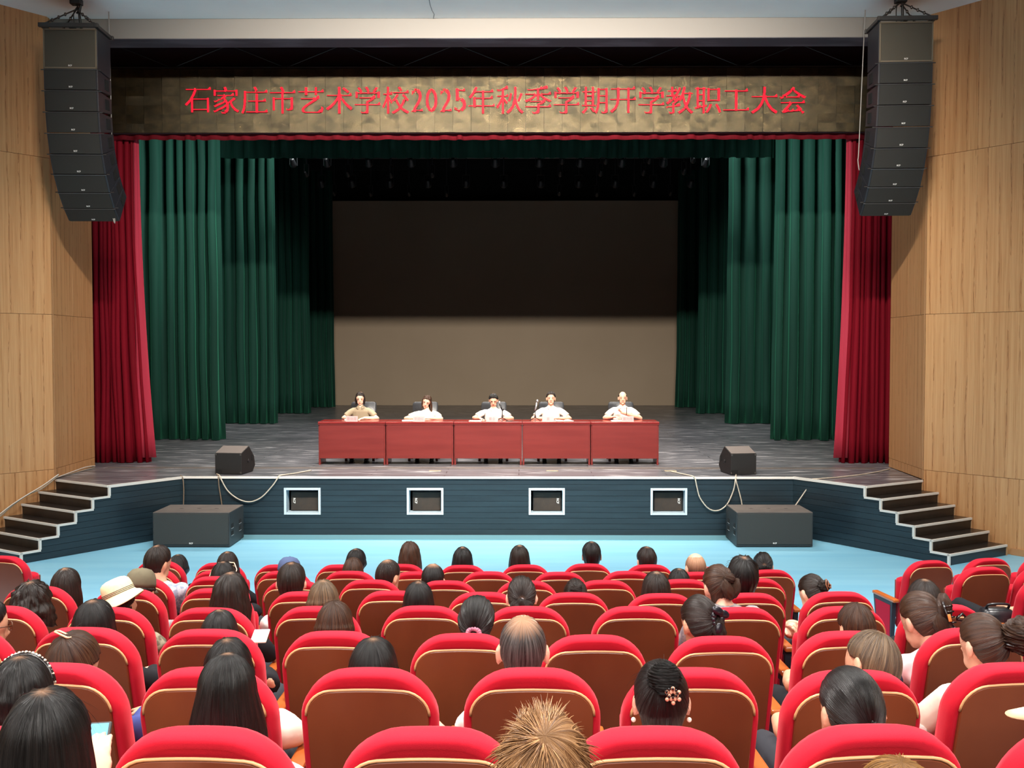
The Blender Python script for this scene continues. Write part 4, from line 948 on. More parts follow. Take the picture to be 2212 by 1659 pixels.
# ---------------------------------------------------------------- people
SKIN = mat('skin', (222, 172, 146), .5, .4); SKIN2 = mat('skin_tan', (206, 154, 124), .5, .4); SKINL = mat('skin_light', (236, 192, 166), .5, .4)
for m in (SKIN, SKIN2, SKINL):
    b_ = m.node_tree.nodes['Principled BSDF']; b_.inputs['Subsurface Weight'].default_value = .0
HAIRC = {'black': ((9, 8, 8), (30, 27, 26)), 'dark_brown': ((17, 12, 10), (48, 36, 30)), 'brown': ((36, 22, 16), (84, 56, 38)), 'ash_brown': ((52, 40, 31), (128, 104, 78)),
         'blond': ((96, 62, 38), (196, 150, 104)), 'greying': ((18, 17, 18), (104, 100, 98)), 'golden': ((84, 54, 26), (176, 128, 70)), 'clip_brown': ((50, 36, 28), (110, 86, 62))}
def hair_mat(c, scalp=0.0):
    nm = 'hair_%s_%d' % (c, int(scalp * 100))
    if nm in MATS: return MATS[nm]
    m = bpy.data.materials.new(nm); m.use_nodes = True; nt = m.node_tree; N = nt.nodes; L = nt.links; b = N['Principled BSDF']
    uv = N.new('ShaderNodeUVMap'); uv.uv_map = 'UVMap'
    mp = N.new('ShaderNodeMapping'); mp.inputs['Scale'].default_value = (70, 5, 1); L.new(uv.outputs[0], mp.inputs[0])
    n1 = N.new('ShaderNodeTexNoise'); n1.inputs['Scale'].default_value = 1; n1.inputs['Detail'].default_value = 5; n1.inputs['Roughness'].default_value = .7; L.new(mp.outputs[0], n1.inputs['Vector'])
    mp2 = N.new('ShaderNodeMapping'); mp2.inputs['Scale'].default_value = (420, 6, 1); L.new(uv.outputs[0], mp2.inputs[0])
    n2 = N.new('ShaderNodeTexNoise'); n2.inputs['Scale'].default_value = 1; n2.inputs['Detail'].default_value = 3; L.new(mp2.outputs[0], n2.inputs['Vector'])
    av = N.new('ShaderNodeMath'); av.operation = 'ADD'; L.new(n1.outputs[0], av.inputs[0]); L.new(n2.outputs[0], av.inputs[1])
    r = N.new('ShaderNodeValToRGB'); e = r.color_ramp.elements; e[0].position = .84 / 2; e[1].position = 1.22 / 2; e[0].color = (*lin(HAIRC[c][0]), 1); e[1].color = (*lin(HAIRC[c][1]), 1)
    hf = N.new('ShaderNodeMath'); hf.operation = 'MULTIPLY'; hf.inputs[1].default_value = .5; L.new(av.outputs[0], hf.inputs[0]); L.new(hf.outputs[0], r.inputs[0])
    col = r.outputs[0]
    if scalp:
        sx = N.new('ShaderNodeSeparateXYZ'); L.new(uv.outputs[0], sx.inputs[0])
        mp3 = N.new('ShaderNodeMapping'); mp3.inputs['Scale'].default_value = (160, 3, 1); L.new(uv.outputs[0], mp3.inputs[0])
        n3 = N.new('ShaderNodeTexNoise'); n3.inputs['Scale'].default_value = 1; n3.inputs['Detail'].default_value = 3; L.new(mp3.outputs[0], n3.inputs['Vector'])
        a1 = N.new('ShaderNodeMath'); a1.operation = 'MULTIPLY_ADD'; a1.inputs[1].default_value = .09; L.new(n3.outputs[0], a1.inputs[0]); L.new(sx.outputs['Y'], a1.inputs[2])
        mr = N.new('ShaderNodeMapRange'); mr.inputs['From Min'].default_value = scalp * .55 + .03; mr.inputs['From Max'].default_value = scalp * 1.15 + .06; L.new(a1.outputs[0], mr.inputs[0])
        mx = N.new('ShaderNodeMix'); mx.data_type = 'RGBA'; L.new(mr.outputs[0], mx.inputs['Factor']); mx.inputs['A'].default_value = (*lin((196, 150, 118)), 1); L.new(col, mx.inputs['B']); col = mx.outputs['Result']
    L.new(col, b.inputs['Base Color'])
    bp = N.new('ShaderNodeBump'); bp.inputs['Strength'].default_value = .8; bp.inputs['Distance'].default_value = .005; L.new(av.outputs[0], bp.inputs['Height']); L.new(bp.outputs[0], b.inputs['Normal'])
    b.inputs['Roughness'].default_value = .33; b.inputs['Specular IOR Level'].default_value = .38
    MATS[nm] = m; return m

HA, HBb, HC = .074, .090, .098      # cranium half-axes
def zhair(x, y, ear):
    """lower limit of the hair on the unit head sphere"""
    if y > .75: return .60
    if y > .35: return .12 + (y - .35) / .4 * .48
    if ear:
        if y > -.12: return -.02 + (y + .12) * .3
        return -.02 - .80 * min(1, (-.12 - y) / .28)
    if y > -.45: return -.42 + (y + .45) * .6
    return -.62
class Hair:
    def __init__(s): s.v = []; s.f = []; s.uv = []
    def grid(s, rows, u0=0.0, wrap=True):
        """rows: list of strands (each the same number of (point, length))"""
        n = len(rows); k = len(rows[0]); b = len(s.v); 
        for i, st in enumerate(rows):
            for p, l in st: s.v.append(p); s.uv.append((u0 + i / n, l))
        for i in range(n if wrap else n - 1):
            j = (i + 1) % n
            for q in range(k - 1): s.f.append(((b + i * k + q, b + j * k + q, b + j * k + q + 1, b + i * k + q + 1), i == n - 1))
        s.n = n
    def blob(s, c, r, M=None, seed=0, n=24, m=14, amp=.12, twist=3.0):
        """a bun or tuft: ellipsoid whose strands run round it"""
        rows = []
        for i in range(n):
            st = []
            for q in range(m + 1):
                t = PI * q / m; a = 2 * PI * i / n + t * twist * .5
                d = Vector((math.sin(t) * math.cos(a), math.sin(t) * math.sin(a), math.cos(t)))
                k = 1 + amp * noise.noise(d * 2.3 + Vector((seed, 0, 0))) + amp * .5 * noise.noise(Vector((i * .9, t, seed)))
                p = Vector((d.x * r[0], d.y * r[1], d.z * r[2])) * k
                if M is not None: p = M @ p
                st.append((p + Vector(c), .3 + .15 * q / m))
            rows.append(st)
        s.grid(rows)
    def lock(s, pts, w, u, l0=.1):
        b = len(s.v); k = len(pts); pts = [Vector(p) for p in pts]
        for i, p in enumerate(pts):
            t = (pts[min(i + 1, k - 1)] - pts[max(i - 1, 0)]).normalized(); side = t.cross(Vector((0.3, .2, 1)).normalized())
            if side.length < .1: side = t.orthogonal()
            side = side.normalized(); up = side.cross(t); ww = w * (1 - i / (k - 1)) ** .7 + .0002
            for a in (0, 2.1, 4.2):
                s.v.append(p + side * math.cos(a) * ww + up * math.sin(a) * ww * .5); s.uv.append((u, l0 + .02 * i))
        for i in range(k - 1):
            for j in range(3): s.f.append(((b + i * 3 + j, b + i * 3 + (j + 1) % 3, b + i * 3 + 3 + (j + 1) % 3, b + i * 3 + 3 + j), False))
    def build(s, name, m, parent, mw):
        me = bpy.data.meshes.new(name); me.from_pydata([tuple(p) for p in s.v], [], [f for f, _ in s.f]); uvl = me.uv_layers.new(name='UVMap')
        flat = []
        for f, last in s.f:
            us = [s.uv[i][0] for i in f]; hi = max(us)
            for i in f:
                u, l = s.uv[i]; flat += [u + 1 if last and hi - u > .5 else u, l]
        uvl.data.foreach_set('uv', flat); me.materials.append(m); me.shade_smooth()
        o = bpy.data.objects.new(name, me); COL.objects.link(o); o.parent = parent; o.matrix_basis = mw; return o

def make_hair(style, color, parent, mw, R, near, seed, sc_=1.0):
    """style table: pole, hang length, thickness, ear, curl, clump, scalp"""
    rnd = random.Random(seed)
    T = dict(pole=(0, -.35, 1), hang=0, th=.09, ear=True, curl=0, clump=.05, scalp=0, drop=1.0, nape=.05, maxy=9)
    U = {'speaker_bob': dict(pole=(-.25, -.1, 1), hang=.12, th=.13, ear=False), 'speaker_wavy': dict(pole=(.1, -.1, 1), hang=.17, th=.14, ear=False, curl=.010, clump=.07, drop=1.2), 'long': dict(hang=.26, th=.10, ear=False, scalp=.006), 'vlong': dict(hang=.36, th=.15, ear=False, drop=1.75, pole=(0, -.1, 1)), 'bob': dict(hang=.07, th=.11, ear=False, scalp=.004),
         'wavy': dict(hang=.25, th=.13, ear=False, curl=.012, clump=.06, drop=1.18), 'curly': dict(hang=.11, th=.20, ear=False, curl=.026, clump=.10, drop=1.45),
         'short': dict(th=.12, clump=.05), 'buzz': dict(th=.05, clump=.015, scalp=.02), 'thin': dict(th=.09, clump=.06, scalp=.03), 'bald': dict(th=.02, clump=.0, scalp=.13),
         'balding': dict(th=.05, clump=.03, scalp=.055, pole=(0, -.5, 1)), 'tousled': dict(th=.19, clump=.09, pole=(0, -.5, 1)), 'spiky': dict(th=.12, clump=.08, pole=(.0, -.75, .75)),
         'receding': dict(pole=(0, -1, .7), th=.07, maxy=.12), 'speaker_short': dict(pole=(.1, -.35, 1), th=.20, clump=.07),
         'lowbun': dict(pole=(0, -1, -.05), th=.08), 'pony': dict(pole=(0, -1, -.2), th=.09), 'tuft': dict(pole=(0, -1, .2), th=.07), 'ponybun': dict(pole=(.15, -1, .35), th=.09),
         'scrunchie': dict(pole=(0, -1, -.55), th=.12, clump=.05), 'blackbow': dict(pole=(.5, -1, -.0), th=.10), 'claw': dict(pole=(.1, -1, .1), th=.11, clump=.05), 'clawclip': dict(pole=(.45, -1, .2), th=.13, clump=.05),
         'clip': dict(pole=(0, -.75, 1), hang=.10, th=.10, ear=True), 'headband': dict(hang=.10, th=.13, ear=False, curl=.008, clump=.06), 'highbun': dict(pole=(.6, -1, .3), th=.10, clump=.04),
         'flowerbun': dict(pole=(0, -.9, .75), th=.13, clump=.02), 'lowtail': dict(pole=(.1, -1, -.5), th=.10, clump=.02), 'cap': dict(hang=.03, th=.06), 'sunhat': dict(hang=.10, th=.06, ear=False), 'beigecap': dict(hang=.06, th=.06, ear=False)}
    T.update(U.get(style, {})); hp = T
    nu, nv = (220, 26) if near > 1 else (150, 20) if near else (84, 14)
    pole = Vector(hp['pole']).normalized(); t0 = pole.orthogonal().normalized(); t1 = pole.cross(t0)
    down = R.inverted() @ Vector((0, 0, -1))
    h = Hair(); rows = []; ends = []
    fwd = Vector((0, 1, 0))
    for i in range(nu):
        ph = 2 * PI * i / nu; tg = t0 * math.cos(ph) + t1 * math.sin(ph)
        th = .006; pts = []; last = None; hang = False; nape = False
        while th < 2.75:
            d = pole * math.cos(th) + tg * math.sin(th)
            lim = zhair(d.x, d.y, hp['ear'])
            if hp['hang'] and d.z < .02 and d.y < .42: hang = True; break
            if hp['ear'] and not hp['hang'] and pole.z > .3 and d.z < -.42 and d.y < -.35: nape = True; break
            if d.z < lim and th > .25: break
            if d.y > hp['maxy'] and abs(d.x) < .8 and th > .15: break
            fade = 1.0
            k = 1 + hp['th'] * (1 if hp['hang'] else min(1, max(0, (d.z - lim) / .35)) ** .5 * .85 + .15)
            pts.append(Vector((d.x * HA, d.y * HBb, d.z * HC)) * k); th += .05
        if len(pts) < 2: pts = [Vector((d.x * HA, d.y * HBb, d.z * HC)) for d in (pole, pole * .99 + tg * .1)]
        if hang:
            p = pts[-1].copy(); out = Vector((p.x, p.y, 0)); out = out.normalized() if out.length > 0 else out
            Ln = hp['hang'] * (1 + .10 * noise.noise(Vector((i * .35, seed, 0)))) ; steps = 8
            tangent = (pts[-1] - pts[-2]).normalized()
            for q in range(1, steps + 1):
                s = q / steps
                pts.append(p + down * (Ln * s) + out * (.012 * math.sin(PI * min(1, s * 1.3)) + .03 * (hp['drop'] - 1) * s * 2 - (.02 * s * s if style == 'bob' else 0)))
        if nape and len(pts) > 2:
            p = pts[-1].copy()
            for q in range(1, 5): pts.append(p + down * (hp['nape'] * q / 4) + fwd * (.006 * q) - Vector((p.x, 0, 0)) * .05 * q)
        # resample to nv
        cum = [0]
        for a, b_ in zip(pts, pts[1:]): cum.append(cum[-1] + (b_ - a).length)
        tot = cum[-1]; st = []; j = 0
        for q in range(nv):
            L_ = tot * (q / (nv - 1)) ** .9
            while j < len(cum) - 2 and cum[j + 1] < L_: j += 1
            s = (L_ - cum[j]) / max(1e-6, cum[j + 1] - cum[j]); p = pts[j].lerp(pts[j + 1], min(1, s))
            cl = noise.noise(Vector((i / nu * 34, L_ * 5, seed * 1.7))) + .5 * noise.noise(Vector((i / nu * 90, L_ * 6, seed)))
            ramp = min(1, L_ / .05)
            k = 1 + hp['clump'] * cl * ramp
            if hp['curl']: 
                k += hp['curl'] * 7 * noise.noise(Vector((i / nu * 16, L_ * 26, seed + 5))) * ramp * .6 + hp['curl'] * 4 * noise.noise(Vector((i / nu * 44, L_ * 40, seed + 7))) * ramp
            st.append((Vector((p.x * k, p.y * k, p.z if p.z < 0 else p.z * k)), L_))
        e = st[-1][0]; c = e * .86 if not (hang or nape) else e + Vector((-e.x * .3, -e.y * .3, 0)) + down * -.004
        st.append((c, tot + .005)); rows.append(st)
    h.grid(rows)
    # tie, bun and tail shapes, all of hair
    pp = Vector((pole.x * HA, pole.y * HBb, pole.z * HC)); bk = Vector((0, -1, 0))
    if style == 'flowerbun':
        h.blob(pp + Vector((0, -.012, .004)), (.052, .040, .046), None, seed, 40, 16, .10, 9); h.blob(pp + Vector((.0, -.03, -.018)), (.034, .024, .028), None, seed + 1, 30, 12, .1, 8)
    elif style == 'lowbun':
        for k in range(7):
            a = -1.1 + k * .37; h.blob(pp + Vector((.045 * math.sin(a), -.012, -.018 + .006 * math.cos(a))), (.013, .014, .017), None, k, 12, 8, .1, 3)
    elif style in ('tuft', 'claw'): h.blob(pp + Vector((0, -.018, 0)), (.040, .026, .034), None, seed, 30, 12, .3, 5)
    elif style == 'ponybun':
        h.blob(pp + Vector((0, -.02, .0)), (.030, .026, .028), None, seed, 26, 12, .3, 5); h.blob(pp + Vector((-.02, -.03, -.055)), (.030, .022, .05), Matrix.Rotation(-.35, 3, 'Y'), seed + 2, 30, 14, .25, .5)
        h.blob(pp + Vector((.03, -.02, -.05)), (.026, .022, .05), Matrix.Rotation(.3, 3, 'Y'), seed + 3, 30, 14, .25, .5)
    elif style in ('pony', 'scrunchie', 'lowtail', 'blackbow'):
        h.blob(pp + Vector((0, -.012, -.045 if style != 'lowtail' else -.03)), (.030, .022, .055), None, seed, 30, 14, .25, .6)
        if style == 'pony':
            for sx in (-1, 1): h.blob(pp + Vector((sx * .03, -.006, -.035)), (.032, .02, .038), Matrix.Rotation(sx * -.9, 3, 'Y'), seed + 1, 26, 12, .15, .4)
    elif style == 'clawclip': h.blob(pp + Vector((.01, -.018, .012)), (.034, .032, .058), Matrix.Rotation(.25, 3, 'Y'), seed, 40, 16, .15, 2); h.blob(pp + Vector((-.02, -.012, -.05)), (.04, .026, .045), None, seed, 30, 12, .15, .6)
    elif style == 'highbun': h.blob(pp + Vector((.035, -.045, .0)), (.072, .068, .066), None, seed, 60, 20, .28, 6)
    # locks that break the outline
    nl = {'spiky': 2200, 'tousled': 500, 'short': 260, 'balding': 420, 'curly': 260, 'thin': 200, 'buzz': 120}.get(style, 70)
    if near > 1: nl = int(nl * (1.0 if style == 'spiky' else 1.4))
    elif not near: nl = nl // 3
    for q in range(nl):
        st = rows[rnd.randrange(nu)]; k = rnd.randrange(1, max(2, nv - 4)) if style != 'balding' else rnd.randrange(nv // 3, nv - 3)
        p = st[k][0]; d = (st[min(k + 2, nv - 1)][0] - p)
        if d.length < 1e-5: continue
        d = d.normalized(); nrm = p.normalized()
        L_, lift, w_ = {'spiky': (.040, .22, .0022), 'tousled': (.035, .35, .0014), 'short': (.022, .28, .0010), 'balding': (.012, .5, .0006), 'curly': (.03, .6, .0010), 'thin': (.02, .3, .0010), 'buzz': (.006, .5, .0006)}.get(style, (.05, .10, .00045))
        L_ *= rnd.uniform(.6, 1.3); lat = Vector((rnd.gauss(0, .3), rnd.gauss(0, .3), rnd.gauss(0, .3))) * (.35 if style == 'spiky' else .7)
        if style in ('spiky', 'tousled'): lat += Vector([noise.noise(p * 26 + Vector((seed, w_k * 9, 0))) for w_k in range(3)]) * (1.5 if style == 'spiky' else 1.4)
        pts = []; g = (d + nrm * lift + lat).normalized(); c = p - nrm * .003
        for m_ in range(5):
            pts.append(c.copy()); c = c + g * L_ / 4; g = (g * .75 + d * .35 + (nrm if style == 'spiky' else down) * .06).normalized()
        h.lock(pts, w_ * rnd.uniform(.6, 1.2), rnd.random(), st[k][1] if style in ('spiky',) else max(.12, st[k][1]))
    o = h.build('hair', hair_mat(color, hp['scalp']), parent, mw)
    return o, pp

def loft(b, secs, n=16):
    """secs: (centre, rx, ry, rotation z)"""
    v = []
    for c, rx, ry in secs:
        for j in range(n):
            a = 2 * PI * j / n; ca, sa = math.cos(a), math.sin(a)
            v.append(Vector(c) + Vector((math.copysign(abs(ca) ** .85, ca) * rx, math.copysign(abs(sa) ** .85, sa) * ry, 0)))
    f = [(k * n + j, k * n + (j + 1) % n, (k + 1) * n + (j + 1) % n, (k + 1) * n + j) for k in range(len(secs) - 1) for j in range(n)]
    f += [tuple(range(n - 1, -1, -1)), tuple((len(secs) - 1) * n + j for j in range(n))]
    b.add(v, f)
def capsule(b, pts, rs, n=12):
    pts = [Vector(p) for p in pts]; d0 = (pts[0] - pts[1]).normalized(); d1 = (pts[-1] - pts[-2]).normalized()
    P_ = [pts[0] + d0 * rs[0] * .9, pts[0] + d0 * rs[0] * .5] + pts + [pts[-1] + d1 * rs[-1] * .5, pts[-1] + d1 * rs[-1] * .9]
    b.tube(P_, [rs[0] * .35, rs[0] * .85] + list(rs) + [rs[-1] * .85, rs[-1] * .35], n)
def hand(b, wr, d, pn, side, curl=.5, s=1.0):
    """palm and five fingers; d along the hand, pn out of the back of the hand, side +1 thumb towards d x pn"""
    d = d.normalized(); x = d.cross(pn).normalized() * side; pn = x.cross(d).normalized() * side; pn = -pn if pn.dot(d.cross(x)) * 0 > 1 else pn
    M = Matrix((x, d, x.cross(d))).transposed()
    c = wr + d * .048 * s; b.ell(c, (.040 * s, .052 * s, .017 * s), 12, 8, M)
    up = pn
    for k, (ox, L_) in enumerate(((-.029, .062), (-.010, .074), (.010, .070), (.029, .052))):
        ox = -ox; p = wr + d * .088 * s + x * ox * s; g = d.copy(); pts = [p - d * .012 * s]
        for seg in (.45, .32, .26):
            pts.append(p.copy()); g = (g - up * curl * .75 * seg * 2).normalized(); p = p + g * L_ * seg * s
        pts.append(p); capsule(b, pts, [.0095 * s, .0093 * s, .0088 * s, .0080 * s, .0068 * s], 8)
    p = wr + d * .022 * s + x * .030 * s; g = (d * .75 + x * .75 - up * .3).normalized(); q = p + g * .038 * s; g2 = (d * 1.0 + x * .15 - up * .35).normalized()
    capsule(b, [p, q, q + g2 * .030 * s], [.014 * s, .011 * s, .008 * s], 8)
def rem(o, vox, smooth=0):
    md = o.modifiers.new('r', 'REMESH'); md.mode = 'VOXEL'; md.voxel_size = vox; md.use_smooth_shade = True
    if smooth:
        m2 = o.modifiers.new('s', 'SMOOTH'); m2.iterations = smooth; m2.factor = .5
    return o
def cloth_mat(k):
    D = {'white': ((236, 232, 226), None), 'black': ((28, 28, 32), None), 'grey': ((150, 148, 148), None), 'navy': ((34, 38, 58), None), 'navyblue': ((62, 72, 128), None), 'denim': ((70, 88, 122), None),
         'bluegrey': ((140, 152, 172), (190, 196, 206)), 'floral': ((226, 200, 168), (196, 130, 110)), 'paleblue': ((164, 176, 206), None), 'camo': ((104, 96, 80), (150, 142, 120)), 'greyshirt': ((158, 148, 146), (122, 120, 126)),
         'cream': ((226, 218, 202), None), 'pink': ((232, 200, 200), None), 'tan': ((228, 190, 150), None), 'purple': ((58, 50, 70), None), 'whiteblouse': ((240, 234, 230), None), 'blackpants': ((46, 48, 50), None),
         'khaki': ((150, 138, 116), None), 'ivory': ((250, 240, 220), None), 'ptwhite': ((248, 240, 228), None)}
    c, c2 = D[k]
    return mat('cloth_' + k, c, .85, .2, sheen=.15, col2=c2, nscale=26 if c2 else 3, contrast=(.45, .55), bump=.25, bscale=9)
TRS = mat('trousers_dark', (38, 40, 48), .8); SHO = mat('shoe_black', (22, 22, 24), .3)
EYE = mat('eye_dark', (40, 28, 24), .3); LIP = mat('lip', (190, 104, 92), .5); BROW = mat('brow_dark', (58, 42, 36), .8)
def person(t, hc, hrot, s, skin, shirt, sleeves, arms, near, seed, style, color, face=False, female=True, feet=None, ears=True, c7off=(0, 0, 0), vox=None, legs=True, knee=None, collar=None):
    """t: root at the floor under the hips; hc: head centre; arms: ((elbow, wrist, hand direction), same) left, right"""
    R = hrot.to_matrix(); hc = Vector(hc); sh = .155 if female else .175
    hip = Vector((0, 0, .50)); lo = hc + R @ Vector((0, -.018, -.075)) * s
    c7 = hc + Vector((0, -.035, -.165)) * s + Vector(c7off); c7 = c7.lerp(Vector((0, c7.y, c7.z)), .12)
    chest = hip.lerp(c7, .66) + Vector((0, -.015, 0)); waist = hip.lerp(c7, .33) + Vector((0, -.01, 0))
    shc = c7 + Vector((0, .0, -.055)); dx = c7.x - hip.x
    roll = dx * .35
    SH = [shc + Vector((sg * sh, 0, -.012 - sg * roll * .0)) for sg in (-1, 1)]
    # body
    b = MB()
    def hp(v): return hc + R @ (Vector(v) * s)
    MR = R
    b.ell(hp((0, 0, .005)), (HA * s, HBb * s, HC * s), 20, 14, MR)
    b.ell(hp((0, .024, -.046)), (.058 * s, .062 * s, .074 * s), 16, 12, MR)
    b.ell(hp((0, .060, -.102)), (.028 * s, .024 * s, .024 * s), 10, 8, MR)
    for sg in (-1, 1):
        b.ell(hp((sg * .030, .040, -.074)), (.024 * s, .034 * s, .032 * s), 10, 8, MR)
        if ears: b.ell(hp((sg * .078, -.006, -.022)), (.010 * s, .020 * s, .031 * s), 10, 8, MR @ Matrix.Rotation(sg * .35, 3, 'Z'))
        if ears: b.ell(hp((sg * .080, -.002, -.046)), (.007 * s, .010 * s, .012 * s), 8, 6, MR)
        if face: b.ell(hp((sg * .030, .082, .012)), (.022 * s, .010 * s, .007 * s), 10, 6, MR)
    b.tube([hp((0, .084, .004)), hp((0, .094, -.018)), hp((0, .104, -.036)), hp((0, .096, -.046))], [.007 * s, .009 * s, .0125 * s, .009 * s], 8)
    for sg in (-1, 1): b.ell(hp((sg * .011, .093, -.041)), (.008 * s, .010 * s, .007 * s), 8, 6, MR)
    b.ell(hp((0, .082, -.070)), (.022 * s, .012 * s, .009 * s), 10, 6, MR)
    b.tube([lo + Vector((0, 0, .03)), lo.lerp(c7, .5), c7 + Vector((0, .01, -.03))], [(.040 if female else .047) * s, (.042 if female else .050) * s, .056 * s], 12)
    loft(b, [(hip + Vector((0, 0, -.05)), .15, .10), (hip + Vector((0, 0, .05)), .155, .11), (waist, .125, .09), (chest, .15, .10), (shc + Vector((0, 0, -.02)), sh * .92, .075), (c7 + Vector((0, 0, -.01)), .06, .05)])
    hands = MB()
    for sg, (el, wr, hd, *cu) in zip((-1, 1), arms):
        el, wr = Vector(el), Vector(wr); S0 = SH[(sg + 1) // 2]
        S0 = S0 + Vector((-sg * .012, 0, -.018)); capsule(b, [S0, S0.lerp(el, .5), el, el.lerp(wr, .35), wr], [.040, .041, .036, .036, .025])
        pn = Vector(cu[1]) if len(cu) > 1 else Vector((0, 0, 1))
        hand(b, wr, Vector(hd), pn, -sg if False else sg * -1, cu[0] if cu else .5, .95)
    ob = b.build('body', skin, t); rem(ob, vox if vox else (.0055 if face else .0075 if near > 1 else .011 if near else .016), 2 if near else 1)
    # clothes
    b = MB(); e = .016
    loft(b, [(hip + Vector((0, .0, -.03)), .172, .135), (hip + Vector((0, .01, .06)), .168, .128), (waist, .148, .118), (chest, .158 + e, .100 + e), (shc + Vector((0, 0, -.03)), sh * .96 + e, .074 + e), (shc + Vector((0, 0, .018)), sh * .72 + e, .062 + e), (c7 + Vector((0, -.004, .004)), .066, .058)])
    for sg, (el, wr, hd, *cu) in zip((-1, 1), arms):
        el, wr = Vector(el), Vector(wr); S0 = SH[(sg + 1) // 2] + Vector((-sg * .012, 0, .006))
        if sleeves == 'long': capsule(b, [S0, S0.lerp(el, .5), el, el.lerp(wr, .5), el.lerp(wr, .93)], [.064, .060, .052, .048, .038])
        else: b.tube([S0 + Vector((-sg * .05, 0, -.005)), S0 + Vector((-sg * .012, 0, -.012)), S0.lerp(el, .3), S0.lerp(el, .72)], [.050, .057, .056, .057], 14)
    ob = b.build('shirt', cloth_mat(shirt), t); rem(ob, .009 if face or near > 1 else .013 if near else .018, 2)
    if collar:
        b = MB(); c = c7 + Vector((0, .012, -.004)); 
        for sg in (-1, 1):
            v = []
            for k in range(9):
                a = PI * .5 + sg * (PI - .35) * k / 8 * 1.0 + PI; ca, sa = math.cos(a), math.sin(a)
                v += [c + Vector((ca * .052, sa * .048, .030 - .010 * k / 8)), c + Vector((ca * (.078 + .014 * (k > 5)), sa * (.074 + .02 * (k > 5)), -.006 - .030 * (k / 8) ** 2))]
            f = [(2 * k, 2 * k + 2, 2 * k + 3, 2 * k + 1) for k in range(8)]; b.add(v, f)
        o = b.build('collar', cloth_mat(shirt), t, True); md = o.modifiers.new('s', 'SOLIDIFY'); md.thickness = .006; md.offset = 0
    if legs:
        b = MB(); K = knee or [(-.13, .44, .50), (.13, .44, .50)]; F = feet or [(-.13, .42, .09), (.13, .42, .09)]
        b.ell(hip + Vector((0, 0, -.005)), (.170, .135, .095), 16, 10)
        for sg, k_, f_ in zip((-1, 1), K, F): capsule(b, [hip + Vector((sg * .085, .02, -.005)), hip.lerp(Vector(k_), .5) + Vector((sg * .045, 0, .0)), Vector(k_), Vector(k_).lerp(Vector(f_), .5), Vector(f_)], [.088, .080, .062, .056, .045])
        ob = b.build('trousers', cloth_mat('black') if shirt in ('blackpants', 'navy') else TRS, t); rem(ob, .016 if near else .022, 1)
        for sg, f_ in zip((-1, 1), F):
            b = MB(); f_ = Vector(f_); b.ell(f_ + Vector((0, .055, -.045)), (.042, .115, .042), 14, 8); b.ell(f_ + Vector((0, -.01, -.03)), (.038, .05, .05), 12, 8); b.box(f_ + Vector((0, .045, -.080)), (.078, .235, .016), bev=.006); ob = b.build('shoe', SHO, t, True)
    MW = Matrix.Translation(hc) @ R.to_4x4() @ Matrix.Scale(s, 4)
    hr, pole = make_hair(style, color, t, MW, R, near, seed)
    if face:
        for sg in (-1, 1):
            q = MB(); q.ell((sg * .031, .0835, -.004), (.0125, .006, .0042), 10, 6); q.build('eye', EYE, t, True).matrix_basis = MW
            q = MB(); q.tube([(sg * .014, .0925, .016), (sg * .030, .0925, .021), (sg * .046, .083, .015)], [.0028, .0036, .002], 6); q.build('eyebrow', BROW, t, True).matrix_basis = MW
        q = MB(); q.tube([(-.022, .088, -.071), (0, .0955, -.069), (.022, .088, -.071)], [.002, .0052, .002], 8); q.build('lips', LIP, t, True).matrix_basis = MW
    return MW, hr, pole, c7, SH
# ---------------------------------------------------------------- accessories on heads (head-local coordinates)
def acc(name, b, m, t, MW, smooth=True): o = b.build(name, m, t, smooth); o.matrix_basis = MW; return o
TAN = mat('tan_plastic', (190, 128, 96), .35); GOLD = mat('pale_gold', (226, 196, 150), .3, metal=.5); PEARL = mat('pearl', (240, 228, 214), .2)
SATIN = mat('black_satin', (22, 20, 30), .3, sheen=.3); CREAMH = mat('cream_straw', (238, 222, 178), .8, col2=(230, 212, 166), nscale=90); OLIVE = mat('olive_cloth', (108, 100, 78), .85, col2=(92, 84, 64), nscale=9)
BEIGE = mat('beige_cloth', (240, 222, 178), .8); CLAWB = mat('claw_black', (26, 18, 18), .2); PINKS = mat('pink_scrunchie', (206, 130, 150), .6, col2=(120, 70, 100), nscale=30)
AMBER = mat('rose_crystal', (206, 150, 124), .12, coat=.5); DENIM = mat('denim_cap', (72, 88, 124), .85)
